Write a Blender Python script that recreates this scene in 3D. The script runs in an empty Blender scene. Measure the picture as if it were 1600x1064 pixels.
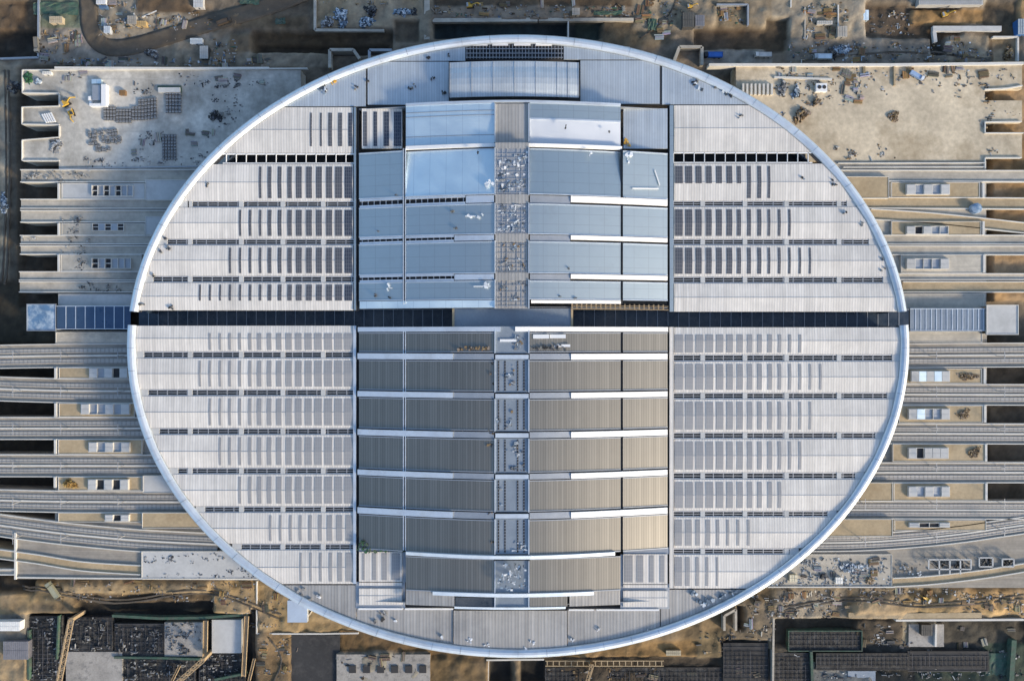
import bpy, bmesh, math, random
import numpy as np
from mathutils import Vector, noise as mnoise
random.seed(7)
R = math.radians
sc = bpy.context.scene
# ---------------------------------------------------------------- camera, sky, sun, exposure
HC = 430.0
KP = 0.37 / 400.0                       # metres per photo pixel per metre of distance
cam = bpy.data.cameras.new('camera'); camo = bpy.data.objects.new('camera', cam)
sc.collection.objects.link(camo); sc.camera = camo
camo.location = (0, 0, HC); camo.rotation_euler = (0, 0, 0)
cam.sensor_width = 36; cam.lens = 36 / (1600 * KP)
cam.clip_start = 1; cam.clip_end = 20000
SUN_EL, SUN_AZ = R(19.5), R(-36)           # azimuth from +x (picture right), negative = towards picture bottom
sd = Vector((math.cos(SUN_EL) * math.cos(SUN_AZ), math.cos(SUN_EL) * math.sin(SUN_AZ), math.sin(SUN_EL)))
w = bpy.data.worlds.new('World'); sc.world = w; w.use_nodes = True
nt = w.node_tree; bg = nt.nodes['Background']
sky = nt.nodes.new('ShaderNodeTexSky'); sky.sky_type = 'NISHITA'; sky.sun_disc = False
sky.sun_elevation = SUN_EL; sky.sun_rotation = math.atan2(sd.x, sd.y)
sky.air_density = 1.0; sky.dust_density = 1.4; sky.ozone_density = 2.2
nt.links.new(sky.outputs['Color'], bg.inputs['Color']); bg.inputs['Strength'].default_value = 0.15
sun = bpy.data.lights.new('sun', 'SUN'); suno = bpy.data.objects.new('sun', sun)
sc.collection.objects.link(suno); suno.rotation_euler = sd.to_track_quat('Z', 'Y').to_euler()
sun.energy = 2.7; sun.angle = R(8); sun.color = (1.0, 0.84, 0.62)
sc.view_settings.view_transform = 'Standard'; sc.view_settings.look = 'None'
sc.view_settings.exposure = 0.85; sc.view_settings.gamma = 1

# ---------------------------------------------------------------- helpers
def W(px, py, z=0.0):
    d = (HC - z) * KP
    return Vector(((px - 800) * d, (532 - py) * d, z))
def wy(py, z): return (532 - py) * (HC - z) * KP
def wx(px, z): return (px - 800) * (HC - z) * KP
def lin(c): return c / 12.92 if c <= 0.04045 else ((c + 0.055) / 1.055) ** 2.4
def H(h, k=1.0):
    h = h.lstrip('#'); return tuple(min(1, lin(int(h[i:i + 2], 16) / 255) * k) for i in (0, 2, 4)) + (1,)

class MB:
    def __init__(s): s.v = []; s.f = []; s.c = []
    def face(s, idx, col=None): s.f.append(tuple(idx)); s.c.append(col)
    def hexa(s, b, t, col=None):
        n = len(s.v); k = len(b); s.v += [tuple(p) for p in b] + [tuple(p) for p in t]
        s.face([n + i for i in range(k)][::-1], col); s.face([n + k + i for i in range(k)], col)
        for i in range(k):
            j = (i + 1) % k; s.face((n + i, n + j, n + k + j, n + k + i), col)
    def box(s, x0, y0, x1, y1, z0, z1, col=None):
        if x1 < x0: x0, x1 = x1, x0
        if y1 < y0: y0, y1 = y1, y0
        p = [(x0, y0), (x1, y0), (x1, y1), (x0, y1)]
        s.hexa([(a, b, z0) for a, b in p], [(a, b, z1) for a, b in p], col)
    def pbox(s, px0, py0, px1, py1, z0, z1, col=None):
        a = W(px0, py0, z1); b = W(px1, py1, z1); s.box(a.x, a.y, b.x, b.y, z0, z1, col)
    def obox(s, x, y, z0, z1, lx, ly, rot=0, col=None, tilt=0):
        c, q = math.cos(rot), math.sin(rot); p = []
        for a, b in ((-1, -1), (1, -1), (1, 1), (-1, 1)):
            u, v = a * lx / 2, b * ly / 2; p.append((x + u * c - v * q, y + u * q + v * c, a * tilt * lx / 2))
        s.hexa([(a, b, z0 + t) for a, b, t in p], [(a, b, z1 + t) for a, b, t in p], col)
    def prism(s, poly, z0, z1, col=None): s.hexa([(p[0], p[1], z0) for p in poly], [(p[0], p[1], z1) for p in poly], col)
    def pprism(s, poly, z0, z1, col=None): s.prism([W(a, b, z1) for a, b in poly], z0, z1, col)
    def bar(s, a, b, wd, h, col=None):
        a = Vector(a); b = Vector(b); d = (b - a)
        if d.length < 1e-6: return
        d.normalize(); u = d.cross(Vector((0, 0, 1)))
        if u.length < 1e-3: u = Vector((1, 0, 0))
        u.normalize(); n = u.cross(d); u *= wd / 2; n *= h / 2
        s.hexa([a - u - n, a + u - n, b + u - n, b - u - n], [a - u + n, a + u + n, b + u + n, b - u + n], col)
    def tube(s, a, b, r, n=8, col=None, r2=None):
        a = Vector(a); b = Vector(b); d = (b - a).normalized(); u = d.orthogonal().normalized(); v = d.cross(u); r2 = r if r2 is None else r2
        an = [2 * math.pi * i / n for i in range(n)]
        s.hexa([a + (u * math.cos(t) + v * math.sin(t)) * r for t in an], [b + (u * math.cos(t) + v * math.sin(t)) * r2 for t in an], col)
    def grid(s, P, th, col=None):
        n = len(s.v); a = len(P); b = len(P[0])
        for row in P: s.v += [tuple(p) for p in row]
        for row in P: s.v += [(p[0], p[1], p[2] - th) for p in row]
        o = n + a * b; I = lambda i, j: n + i * b + j; J = lambda i, j: o + i * b + j
        for i in range(a - 1):
            for j in range(b - 1):
                s.face((I(i, j), I(i, j + 1), I(i + 1, j + 1), I(i + 1, j)), col)
                s.face((J(i, j), J(i + 1, j), J(i + 1, j + 1), J(i, j + 1)), col)
        for i in range(a - 1):
            s.face((I(i, 0), I(i + 1, 0), J(i + 1, 0), J(i, 0)), col); s.face((I(i + 1, b - 1), I(i, b - 1), J(i, b - 1), J(i + 1, b - 1)), col)
        for j in range(b - 1):
            s.face((I(0, j + 1), I(0, j), J(0, j), J(0, j + 1)), col); s.face((I(a - 1, j), I(a - 1, j + 1), J(a - 1, j + 1), J(a - 1, j)), col)
    def ribbon(s, path, o0, o1, z0, z1, col=None):
        n = len(s.v); k = len(path)
        for i, p in enumerate(path):
            a = path[max(0, i - 1)]; b = path[min(k - 1, i + 1)]
            dx, dy = b[0] - a[0], b[1] - a[1]; L = math.hypot(dx, dy) or 1; nx, ny = -dy / L, dx / L
            for o, z in ((o0, z0), (o1, z0), (o1, z1), (o0, z1)): s.v.append((p[0] + nx * o, p[1] + ny * o, z))
        for i in range(k - 1):
            q = n + 4 * i
            for e in range(4):
                g = (e + 1) % 4; s.face((q + e, q + g, q + 4 + g, q + 4 + e), col)
        s.face((n, n + 1, n + 2, n + 3), col); e = n + 4 * (k - 1); s.face((e + 3, e + 2, e + 1, e), col)
    def build(s, name, mat, parent=None, smooth=False):
        me = bpy.data.meshes.new(name)
        o = bpy.data.objects.new(name, me); sc.collection.objects.link(o)
        off = Vector((0, 0, 0))
        if parent is not None:
            o.parent = parent; q = parent
            while q is not None: off = off + q.location; q = q.parent
        elif s.v:
            xs = [p[0] for p in s.v]; ys = [p[1] for p in s.v]; off = Vector(((min(xs) + max(xs)) / 2, (min(ys) + max(ys)) / 2, min(p[2] for p in s.v)))
            o.location = off
        me.from_pydata([(p[0] - off.x, p[1] - off.y, p[2] - off.z) for p in s.v], [], s.f)
        bm = bmesh.new(); bm.from_mesh(me); bmesh.ops.recalc_face_normals(bm, faces=bm.faces); bm.to_mesh(me); bm.free()
        if any(c is not None for c in s.c):
            at = me.color_attributes.new('tint', 'FLOAT_COLOR', 'CORNER'); arr = np.ones((len(me.loops), 4), dtype=np.float32); k = 0
            for fc, c in zip(s.f, s.c):
                n = len(fc); arr[k:k + n] = c if c is not None else (.4, .4, .4, 1); k += n
            at.data.foreach_set('color', arr.ravel())
        if smooth: me.polygons.foreach_set('use_smooth', [True] * len(me.polygons))
        me.materials.append(mat); return o

def tag(o, label=None, cat=None, group=None, kind=None):
    if label: o['label'] = label
    if cat: o['category'] = cat
    if group: o['group'] = group
    if kind: o['kind'] = kind
    return o
def thing(name, loc, label, cat, group=None, rz=0):
    o = bpy.data.objects.new(name, None); sc.collection.objects.link(o); o.location = loc; o.rotation_euler.z = rz
    o.empty_display_size = 1; return tag(o, label, cat, group)
def copy_tree(o, parent=None):
    c = o.copy(); sc.collection.objects.link(c); c.parent = parent
    for ch in list(o.children): copy_tree(ch, c)
    return c
def spline(pts, n=8):
    out = []
    for i in range(len(pts) - 1):
        p0 = pts[max(0, i - 1)]; p1 = pts[i]; p2 = pts[i + 1]; p3 = pts[min(len(pts) - 1, i + 2)]
        for k in range(n):
            t = k / n
            out.append(tuple(0.5 * (2 * p1[a] + (p2[a] - p0[a]) * t + (2 * p0[a] - 5 * p1[a] + 4 * p2[a] - p3[a]) * t * t + (3 * p1[a] - p0[a] - 3 * p2[a] + p3[a]) * t ** 3) for a in (0, 1)))
    out.append(tuple(pts[-1])); return out

# ---------------------------------------------------------------- materials
def mat(name, col, rough=.7, metal=0., var=.0, scale=.05, dirt=None, dirt_scale=.02, dirt_lo=.5, dirt_hi=.7, dirt_amt=.6, ribs=None, rib_dark=.12, rib_axis='X', seams=None, attr=None, bump=0., bscale=1., spec=.5, streak=None):
    m = bpy.data.materials.new(name); m.use_nodes = True; N = m.node_tree.nodes; L = m.node_tree.links
    b = N['Principled BSDF']; b.inputs['Roughness'].default_value = rough; b.inputs['Metallic'].default_value = metal
    b.inputs['Specular IOR Level'].default_value = spec
    geo = N.new('ShaderNodeNewGeometry'); P = geo.outputs['Position']
    def mix(f, a, c, bt='MIX'):
        x = N.new('ShaderNodeMix'); x.data_type = 'RGBA'; x.blend_type = bt
        for sck, val in ((0, f), (6, a), (7, c)):
            if hasattr(val, 'links'): L.new(val, x.inputs[sck])
            else: x.inputs[sck].default_value = val if not isinstance(val, tuple) or len(val) == 4 else val + (1,)
        return x.outputs[2]
    def noi(sc_, det=6, vec=None, ro=.6):
        t = N.new('ShaderNodeTexNoise'); t.inputs['Scale'].default_value = sc_; t.inputs['Detail'].default_value = det; t.inputs['Roughness'].default_value = ro
        L.new(vec or P, t.inputs['Vector']); return t.outputs['Fac']
    def ramp(v, lo, hi, a=0., c=1.):
        t = N.new('ShaderNodeMapRange'); L.new(v, t.inputs['Value']); t.inputs['From Min'].default_value = lo; t.inputs['From Max'].default_value = hi
        t.inputs['To Min'].default_value = a; t.inputs['To Max'].default_value = c; return t.outputs['Result']
    def math_(op, a, c=None):
        t = N.new('ShaderNodeMath'); t.operation = op
        for i, val in enumerate((a, c)):
            if val is None: continue
            if hasattr(val, 'links'): L.new(val, t.inputs[i])
            else: t.inputs[i].default_value = val
        return t.outputs[0]
    if attr:
        at = N.new('ShaderNodeAttribute'); at.attribute_name = attr; C = at.outputs['Color']
    else:
        rgb = N.new('ShaderNodeRGB'); rgb.outputs[0].default_value = tuple(col) if len(col) == 4 else tuple(col) + (1,); C = rgb.outputs[0]
    def gray(v): 
        cb = N.new('ShaderNodeCombineColor'); [L.new(v, cb.inputs[i]) for i in range(3)]; return cb.outputs[0]
    if var:
        C = mix(1., C, gray(ramp(noi(scale, 8), .25, .75, 1 - var, 1 + var)), 'MULTIPLY')
        C = mix(1., C, gray(ramp(noi(scale * 9, 6), .25, .75, 1 - var * .7, 1 + var * .7)), 'MULTIPLY')
    if dirt:
        C = mix(ramp(noi(dirt_scale, 9, ro=.68), dirt_lo, dirt_hi, 0, dirt_amt), C, tuple(dirt))
    sx = N.new('ShaderNodeSeparateXYZ'); L.new(P, sx.inputs[0])
    if streak:
        mp = N.new('ShaderNodeMapping'); L.new(P, mp.inputs[0]); mp.inputs['Scale'].default_value = streak[:3]
        C = mix(1., C, gray(ramp(noi(1, 5, mp.outputs[0]), .3, .7, 1 - streak[3], 1 + streak[3])), 'MULTIPLY')
    h = None
    if ribs:
        fr = math_('FRACT', math_('DIVIDE', sx.outputs[rib_axis], ribs)); tri = math_('ABSOLUTE', math_('SUBTRACT', fr, .5))
        line = ramp(tri, .30, .44, 0, 1)
        C = mix(1., C, gray(ramp(line, 0, 1, 1, 1 - rib_dark)), 'MULTIPLY'); h = tri
        cell = math_('FLOOR', math_('DIVIDE', sx.outputs[rib_axis], ribs)); wn = N.new('ShaderNodeTexWhiteNoise'); wn.noise_dimensions = '1D'; L.new(cell, wn.inputs['W'])
        C = mix(1., C, gray(ramp(wn.outputs['Value'], 0, 1, 1 - rib_dark * .45, 1 + rib_dark * .45)), 'MULTIPLY')
    if seams:
        ax, per, wd, dk = seams; per2 = per if isinstance(per, tuple) else (per, None); fs = None
        for a, p in zip(ax, per2):
            if p is None: continue
            fr = math_('ABSOLUTE', math_('SUBTRACT', math_('FRACT', math_('DIVIDE', sx.outputs[a], p)), .5)); g = ramp(fr, .5 - wd / p, .5 - wd / p * .6, 0, 1)
            fs = g if fs is None else math_('MAXIMUM', fs, g)
        C = mix(fs, C, tuple(dk))
    L.new(C, b.inputs['Base Color'])
    if bump or h is not None:
        bp = N.new('ShaderNodeBump'); bp.inputs['Strength'].default_value = (bump if bump is not None and bump > 0 else .25); bp.inputs['Distance'].default_value = .3
        L.new(h if h is not None else noi(bscale, 8, ro=.65), bp.inputs['Height']); L.new(bp.outputs[0], b.inputs['Normal'])
    if rough < .6 and not attr and metal < .9:
        L.new(ramp(noi(.08, 6), .3, .7, max(.03, rough - .08), rough + .1), b.inputs['Roughness'])
    return m
M = {}
M['roof'] = mat('white_ribbed_roofing', (.70, .658, .597), .55, 0, .08, .02, dirt=(.46, .45, .43), dirt_scale=.03, dirt_lo=.46, dirt_hi=.72, dirt_amt=.55, ribs=1.55, rib_dark=.18, streak=(.35, .02, 1, .09))
M['roof_pale'] = mat('pale_blue_roofing', (.56, .61, .64), .45, .5, .05, .03, dirt=(.38, .42, .45), dirt_scale=.05, dirt_lo=.52, dirt_hi=.75, dirt_amt=.5, ribs=1.5, rib_dark=.14, streak=(.3, .03, 1, .06))
M['roof_grey'] = mat('grey_ribbed_roofing', (.40, .385, .36), .5, .2, .08, .03, dirt=(.22, .22, .22), dirt_scale=.05, dirt_lo=.5, dirt_hi=.75, dirt_amt=.5, ribs=1.9, rib_dark=.2, streak=(.4, .02, 1, .12))
M['vault'] = mat('smooth_aluminium', (.54, .60, .60), .50, 1., .03, .02, dirt=(.44, .47, .46), dirt_scale=.12, dirt_lo=.56, dirt_hi=.8, dirt_amt=.5, seams=('XY', (8.7, 5.9), .13, (.43, .47, .47)))
M['film'] = mat('film_covered_sheet', (.78, .90, .93), .46, .8, .025, .03, seams=('X', (9.3,), .14, (.58, .69, .74)))  # pale blue sheet; on the vault its colour carries the brighter sky reflection
M['film_w'] = mat('white_film_sheet', (.70, .725, .75), .42, .45, .012, .004)  # white sun and sky glow of one vault panel, put into the colour
M['vault_rib'] = mat('bronze_ribbed_sheet', (.32, .298, .255), .51, 1., .03, .02, ribs=1.45, rib_dark=.22, bump=.03, streak=(.12, .03, 1, .03))
M['rim'] = mat('rim_cladding', (.70, .755, .80), .42, .55, .05, .05, dirt=(.48, .48, .47), dirt_scale=.09, dirt_lo=.48, dirt_hi=.75, dirt_amt=.55)
M['white'] = mat('white_sheet', (.78, .78, .77), .5, 0, .03, .1, dirt=(.6, .6, .58), dirt_scale=.1, dirt_lo=.55, dirt_hi=.8, dirt_amt=.3)
M['trim'] = mat('grey_metal_trim', (.40, .42, .44), .45, .5, .1, .2)
M['steel'] = mat('galvanised_steel', (.5, .5, .5), .5, .6, .1, .3)
M['trough'] = mat('trough_sheet', (.13, .128, .12), .8, 0, .3, .3)  # dark sheet that paints the shade under the open slots
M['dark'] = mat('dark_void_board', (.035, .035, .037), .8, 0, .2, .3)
M['charcoal'] = mat('charcoal_slab', (.036, .036, .037), .9, 0, .25, .05, dirt=(.085, .08, .075), dirt_scale=.12, dirt_lo=.5, dirt_hi=.7, dirt_amt=.7, bump=.2)
M['solar_d'] = mat('solar_glass_blue', (.045, .055, .08), .25, .2, .1, .2, seams=('XY', (1.05, 2.1), .16, (.16, .17, .19, 1)))
M['solar_g'] = mat('solar_glass_grey', (.28, .28, .285), .45, .0, .05, .1, seams=('XY', (1.05, 2.1), .10, (.36, .36, .36, 1)))
M['glass'] = mat('dark_blue_glazing', (.024, .038, .058), .25, 0, .3, .12, dirt=(.12, .125, .125), dirt_scale=.03, dirt_lo=.42, dirt_hi=.66, dirt_amt=.75, spec=.6)
M['glass_blue'] = mat('blue_film_glazing', (.042, .08, .145), .3, 0, .12, .2)
M['glass_dust'] = mat('dusty_blue_glazing', (.10, .19, .31), .5, 0, .2, .2, dirt=(.45, .53, .60), dirt_scale=.18, dirt_lo=.42, dirt_hi=.62, dirt_amt=.9)
M['glass_grey'] = mat('grey_translucent_glazing', (.26, .30, .34), .32, .2, .12, .1)
M['conc'] = mat('dusty_concrete', (.45, .41, .34), .85, 0, .22, .04, dirt=(.22, .205, .18), dirt_scale=.06, dirt_lo=.48, dirt_hi=.72, dirt_amt=.6, bump=.15, bscale=.8, streak=(.02, .5, 1, .10))
M['deck'] = mat('yard_deck_concrete', (.53, .50, .44), .9, 0, .30, .035, dirt=(.20, .185, .155), dirt_scale=.03, dirt_lo=.45, dirt_hi=.68, dirt_amt=.85, bump=.15, bscale=.5, seams=('XY', (44.3, 31.7), .22, (.40, .38, .34, 1)))
M['sand'] = mat('sandy_deck', (.56, .475, .345), .95, 0, .30, .035, dirt=(.25, .185, .105), dirt_scale=.026, dirt_lo=.45, dirt_hi=.7, dirt_amt=.85, bump=.3, bscale=.6)
M['ballast'] = mat('track_bed', (.31, .28, .235), .9, 0, .16, .06, dirt=(.16, .15, .14), dirt_scale=.05, dirt_lo=.45, dirt_hi=.7, dirt_amt=.5, bump=.3, bscale=2., streak=(.015, .8, 1, .2))
M['slab'] = mat('track_slab', (.40, .385, .355), .85, 0, .16, .05, seams=('X', (2.6, ), .5, (.31, .295, .27, 1)), streak=(.02, .6, 1, .12))
M['rail'] = mat('rail_steel', (.46, .42, .37), .45, .6, .1, .1)
M['para'] = mat('parapet_concrete', (.60, .58, .53), .8, 0, .1, .08)
M['plat'] = mat('platform_tan', (.41, .32, .20), .92, 0, .2, .06, dirt=(.28, .20, .11), dirt_scale=.07, dirt_lo=.5, dirt_hi=.7, dirt_amt=.7, bump=.3, bscale=.8)
M['plat_g'] = mat('platform_grey', (.50, .50, .485), .88, 0, .1, .05, dirt=(.33, .33, .32), dirt_scale=.08, dirt_lo=.5, dirt_hi=.7, dirt_amt=.5)
M['tint'] = mat('painted_mixed', (.4, .4, .4), .7, 0, .14, .35, attr='tint')
M['soil'] = mat('excavated_soil', (.2, .15, .1), .97, 0, .30, .035, attr='tint', bump=1., bscale=.6)
M['green'] = mat('green_netting', (.045, .10, .07), .9, 0, .35, .4, dirt=(.10, .10, .085), dirt_scale=.25, dirt_lo=.42, dirt_hi=.65, dirt_amt=.7)
M['form'] = mat('formwork_rebar', (.032, .031, .030), .85, 0, .45, .3, dirt=(.10, .095, .085), dirt_scale=.3, dirt_lo=.5, dirt_hi=.68, dirt_amt=.8, bump=.8, bscale=.8)
M['form_l'] = mat('fresh_slab', (.33, .31, .28), .9, 0, .25, .1, dirt=(.16, .155, .15), dirt_scale=.25, dirt_lo=.52, dirt_hi=.66, dirt_amt=.8, bump=.3)
M['yellow'] = mat('yellow_paint', (.55, .34, .05), .5, 0, .12, .5)
M['timber'] = mat('timber_boards', (.37, .275, .165), .85, 0, .2, .4)
M['black'] = mat('black_rubber', (.02, .02, .02), .8)
M['blue'] = mat('blue_paint', (.05, .15, .42), .5, 0, .1, .5)
M['road'] = mat('dirt_road_surface', (.085, .071, .054), .95, 0, .16, .05, dirt=(.20, .17, .135), dirt_scale=.06, dirt_lo=.5, dirt_hi=.75, dirt_amt=.5, bump=.3)

# ---------------------------------------------------------------- ground
EXPF = .95
def HZ(h): return tuple(lin(int(h[i:i + 2], 16) / 255) / EXPF for i in (0, 2, 4))
def vnoise(x, y, seed):
    r = np.random.RandomState(seed).rand(256, 256); xi = np.floor(x).astype(int); yi = np.floor(y).astype(int)
    fx = x - xi; fy = y - yi; fx = fx * fx * (3 - 2 * fx); fy = fy * fy * (3 - 2 * fy); g = lambda a, b: r[a % 256, b % 256]
    return (g(xi, yi) * (1 - fx) + g(xi + 1, yi) * fx) * (1 - fy) + (g(xi, yi + 1) * (1 - fx) + g(xi + 1, yi + 1) * fx) * fy
def fbm(x, y, sc_, seed, o=5):
    a = 0; amp = 1; tot = 0
    for i in range(o): a = a + amp * vnoise(x * sc_ * 2 ** i + 31 * i, y * sc_ * 2 ** i + 17 * i, seed + i); tot += amp; amp *= .55
    return a / tot
# rectangle zones in photo pixels: x0, y0, x1, y1, edge softness (px), height (m, None = keep), colour (None = keep)
ZONES = [
 (-200, -200, 1800, 106, 8, None, '75695a'), (-200, 900, 1800, 1300, 8, None, '7a6748'),
 (-100, 95, 34, 520, 10, 0, '8a8172'), (2, 100, 18, 470, 6, .3, '928a7a'), (14, 150, 34, 480, 5, 0, '5a5348'), (-60, 440, 120, 540, 14, -1, '3f3a2e'),
 (30, 106, 100, 480, 2, -4, '4a4136'), (-200, 538, 90, 905, 3, -4, '3c372e'), (1536, 100, 1800, 470, 2, 6.5, '97784a'), (1536, 520, 1800, 900, 3, 3, '5a5042'),
 # upper left
 (-60, 0, 58, 92, 4, -3, '5e4d39'), (-20, 46, 56, 88, 3, -7, '37322b'), (60, 40, 330, 102, 12, .2, '86807a'), (62, 0, 128, 45, 5, .3, '6f7a68'),
 (152, 2, 300, 58, 8, .6, '8b8478'), (215, -10, 300, 22, 6, 1.5, '5b4a36'), (250, 62, 400, 104, 10, .4, '857d70'), (360, 55, 470, 84, 9, 1, '6a5a45'),
 (330, 25, 480, 46, 8, .8, '6e5f4a'), (395, 50, 612, 84, 5, -5, '54442e'), (400, 68, 605, 86, 3, -7, '3c3121'), (400, 84, 520, 107, 5, .3, '837868'),
 (490, -10, 662, 46, 5, .6, '96866c'), (618, 34, 655, 66, 3, -2, '5d513f'), (655, -10, 676, 64, 3, .8, '847a68'),
 (676, 34, 842, 60, 2, -5, '1d3138'), (842, 34, 900, 64, 3, -5, '26333a'), (900, 34, 940, 62, 4, -4, '2b3a36'), (676, -10, 1000, 12, 6, .4, '594b3a'), (676, 12, 1000, 32, 4, .6, '85786a'),
 (940, 36, 1050, 74, 12, .2, '6e6049'), (990, -5, 1075, 50, 10, .5, '968a76'), (1050, 0, 1205, 44, 8, .4, '857862'), (1120, 8, 1168, 42, 2, -1.2, '7d6f56'),
 (1085, 44, 1205, 76, 5, -4, '5c4b36'), (1098, 78, 1205, 102, 3, .3, '8b8884'), (1205, -10, 1258, 70, 6, .2, '8d8474'), (1196, 28, 1232, 82, 4, -3, '4f422f'),
 (1232, 0, 1352, 62, 6, .5, '988d7b'), (1230, 62, 1545, 100, 8, .3, '7c766e'), (1352, 6, 1500, 60, 5, -3, '5d4b35'), (1425, 14, 1562, 38, 4, -1, '8f703f'), (1420, -10, 1540, 9, 3, .6, '8f8a80'),
 (1540, 4, 1590, 100, 5, -1, '5c4e3a'), (1480, 56, 1545, 98, 8, .3, '8d8270'), (1552, 58, 1592, 100, 3, -1.5, '8a7a60'), (1590, 0, 1700, 30, 4, .5, '9a8056'), (1455, 52, 1475, 86, 3, -3, '4a4238'),
 # lower left
 (-60, 905, 400, 940, 10, 1, '8d7750'), (100, 908, 330, 926, 7, 2.2, '94805c'), (115, 926, 340, 944, 5, -.5, '5a4a32'), (-20, 900, 55, 922, 4, -3, '352f25'), (120, 942, 395, 958, 4, -5, '322d24'),
 (330, 905, 560, 990, 10, .6, '9c8356'), (-60, 925, 50, 1070, 8, .2, '8f7950'), (0, 958, 42, 1000, 5, 0, '6b6862'), (45, 958, 392, 1090, 3, -6, '2e2b27'), (392, 950, 402, 1070, 2, -3, '3a3123'),
 (400, 985, 456, 1070, 6, .3, '7a6442'), (456, 990, 532, 1070, 3, -2, '33363a'), (530, 985, 800, 1030, 6, -1, '73592f'), (525, 1018, 670, 1070, 4, .3, '8a877e'), (665, 1030, 770, 1070, 6, .2, '76603a'),
 (764, 1032, 800, 1070, 2, -5, '232220'), (814, 1032, 850, 1070, 2, -5, '1f1d1a'), (800, 1000, 1090, 1030, 6, -.5, '85693a'), (850, 1026, 1130, 1080, 3, -3, '4a4032'),
 # lower right
 (1090, 985, 1135, 1030, 5, .2, '7a6a4a'), (1128, 1000, 1202, 1075, 3, -2, '4a463f'), (1130, 940, 1215, 1000, 8, .4, '7f715b'), (1152, 948, 1162, 985, 1, -3, '2e2619'),
 (1205, 915, 1620, 968, 8, .5, '8f7c5a'), (1330, 930, 1640, 958, 8, 2, 'b0915a'), (1240, 922, 1330, 946, 7, 1, '8a7047'), (1480, 915, 1640, 950, 9, 2.5, 'a5844e'), (1211, 920, 1320, 968, 6, .3, '857c6d'),
 (1210, 966, 1660, 1090, 3, -8, '3a372f'), (1340, 972, 1420, 1012, 5, -5, '4e4230'), (1418, 972, 1475, 1012, 3, -6, '76705f'), (1475, 972, 1600, 1012, 4, -7, '49453c'), (1340, 1012, 1600, 1050, 5, -8, '42413e'),
 (1202, 1015, 1265, 1075, 3, -6, '5d5548'), (1270, 1042, 1370, 1075, 4, -6, '7c7f80'), (1545, 1010, 1620, 1075, 6, -7, '35473a'), (1440, 1050, 1560, 1070, 5, -7, '44503f'),
]
def make_ground():
    x0, x1, y0, y1, st = -345, 345, -232, 232, 1.5
    nx = int((x1 - x0) / st) + 1; ny = int((y1 - y0) / st) + 1
    X, Y = np.meshgrid(np.linspace(x0, x1, nx), np.linspace(y0, y1, ny)); s0 = KP * HC
    PX = X / s0 + 800; PY = 532 - Y / s0
    wob = (fbm(X, Y, .05, 3, 4) - .5); PXw = PX + wob * 9; PYw = PY + (fbm(X, Y, .05, 13, 4) - .5) * 9
    Z = np.zeros_like(X); Cc = np.zeros(X.shape + (3,)); Cc[:] = HZ('6a5f50')
    sm = lambda t: np.clip(t, 0, 1) ** 2 * (3 - 2 * np.clip(t, 0, 1))
    for a, b, c, d, so, h, col in ZONES:
        u, v = (PXw, PYw) if so > 3 else (PX, PY)
        mk = sm((u - a) / so + .5) * sm((c - u) / so + .5) * sm((v - b) / so + .5) * sm((d - v) / so + .5)
        if h is not None: Z = Z * (1 - mk) + h * mk
        if col:
            mc = sm(mk * 1.0)[..., None]; Cc = Cc * (1 - mc) + np.array(HZ(col)) * mc
    n1 = fbm(X, Y, .035, 40, 6); n2 = fbm(X, Y, .25, 50, 4); n3 = fbm(X, Y, .012, 60, 4)
    inside = ((PX - 809) / 560) ** 2 + ((PY - 541) / 440) ** 2 < 1
    Z = Z + np.where(inside, 0, (n1 - .5) * 3.4 + (n2 - .5) * 1.6 + np.abs(fbm(X, Y, .06, 71, 4) - .5) * 4 * ((PY < 108) | (PY > 903)) * (PX > 0) + np.clip(n3 - .55, 0, 1) * 5)
    Cc = Cc * np.array((1.0, .93, .80)); grey = Cc.mean(axis=2, keepdims=True)
    t1 = np.clip((n1 - .42) * 4, 0, 1)[..., None]; Cc = Cc * .80 + grey * np.array((1.03, 1.0, .93)) * .20
    Cc = Cc * (.45 + 1.1 * n2[..., None]) * (.6 + .8 * n1[..., None]); Cc = Cc * (1 - .35 * t1) + (grey * np.array((1.12, 1.0, .84))) * .35 * t1
    bw = np.clip(np.minimum(np.minimum(X - x0, x1 - X), np.minimum(Y - y0, y1 - Y)) / 22, 0, 1); Z = Z * bw; Cc = Cc * bw[..., None] + np.array(HZ('6a5f50')) * .66 * (1 - bw[..., None])
    big = 6000; ring = [(-big, -big), (big, -big), (big, big), (-big, big)]
    verts = np.stack([X.ravel(), Y.ravel(), Z.ravel()], 1); idx = np.arange(nx * ny).reshape(ny, nx)
    faces = np.stack([idx[:-1, :-1], idx[:-1, 1:], idx[1:, 1:], idx[1:, :-1]], -1).reshape(-1, 4).tolist()
    n = len(verts); V = verts.tolist() + [(a, b, 0) for a, b in ring]
    bot = idx[0].tolist(); rgt = idx[:, -1].tolist(); top = idx[-1].tolist(); lef = idx[:, 0].tolist()
    faces += [[n, n + 1] + bot[::-1], [n + 1, n + 2] + rgt[::-1], [n + 2, n + 3] + top, [n + 3, n] + lef]
    me = bpy.data.meshes.new('ground'); me.from_pydata(V, [], faces)
    at = me.color_attributes.new('tint', 'FLOAT_COLOR', 'POINT')
    cols = np.ones((n + 4, 4), dtype=np.float32); cols[:n, :3] = Cc.reshape(-1, 3); cols[n:, :3] = np.array(HZ('6a5f50')) * .66; at.data.foreach_set('color', cols.ravel())
    me.polygons.foreach_set('use_smooth', [True] * len(me.polygons))
    me.materials.append(M['soil']); o = bpy.data.objects.new('ground', me); sc.collection.objects.link(o); tag(o, kind='structure')
    return X, Y, Z
GX, GY, GZ = make_ground()
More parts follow.
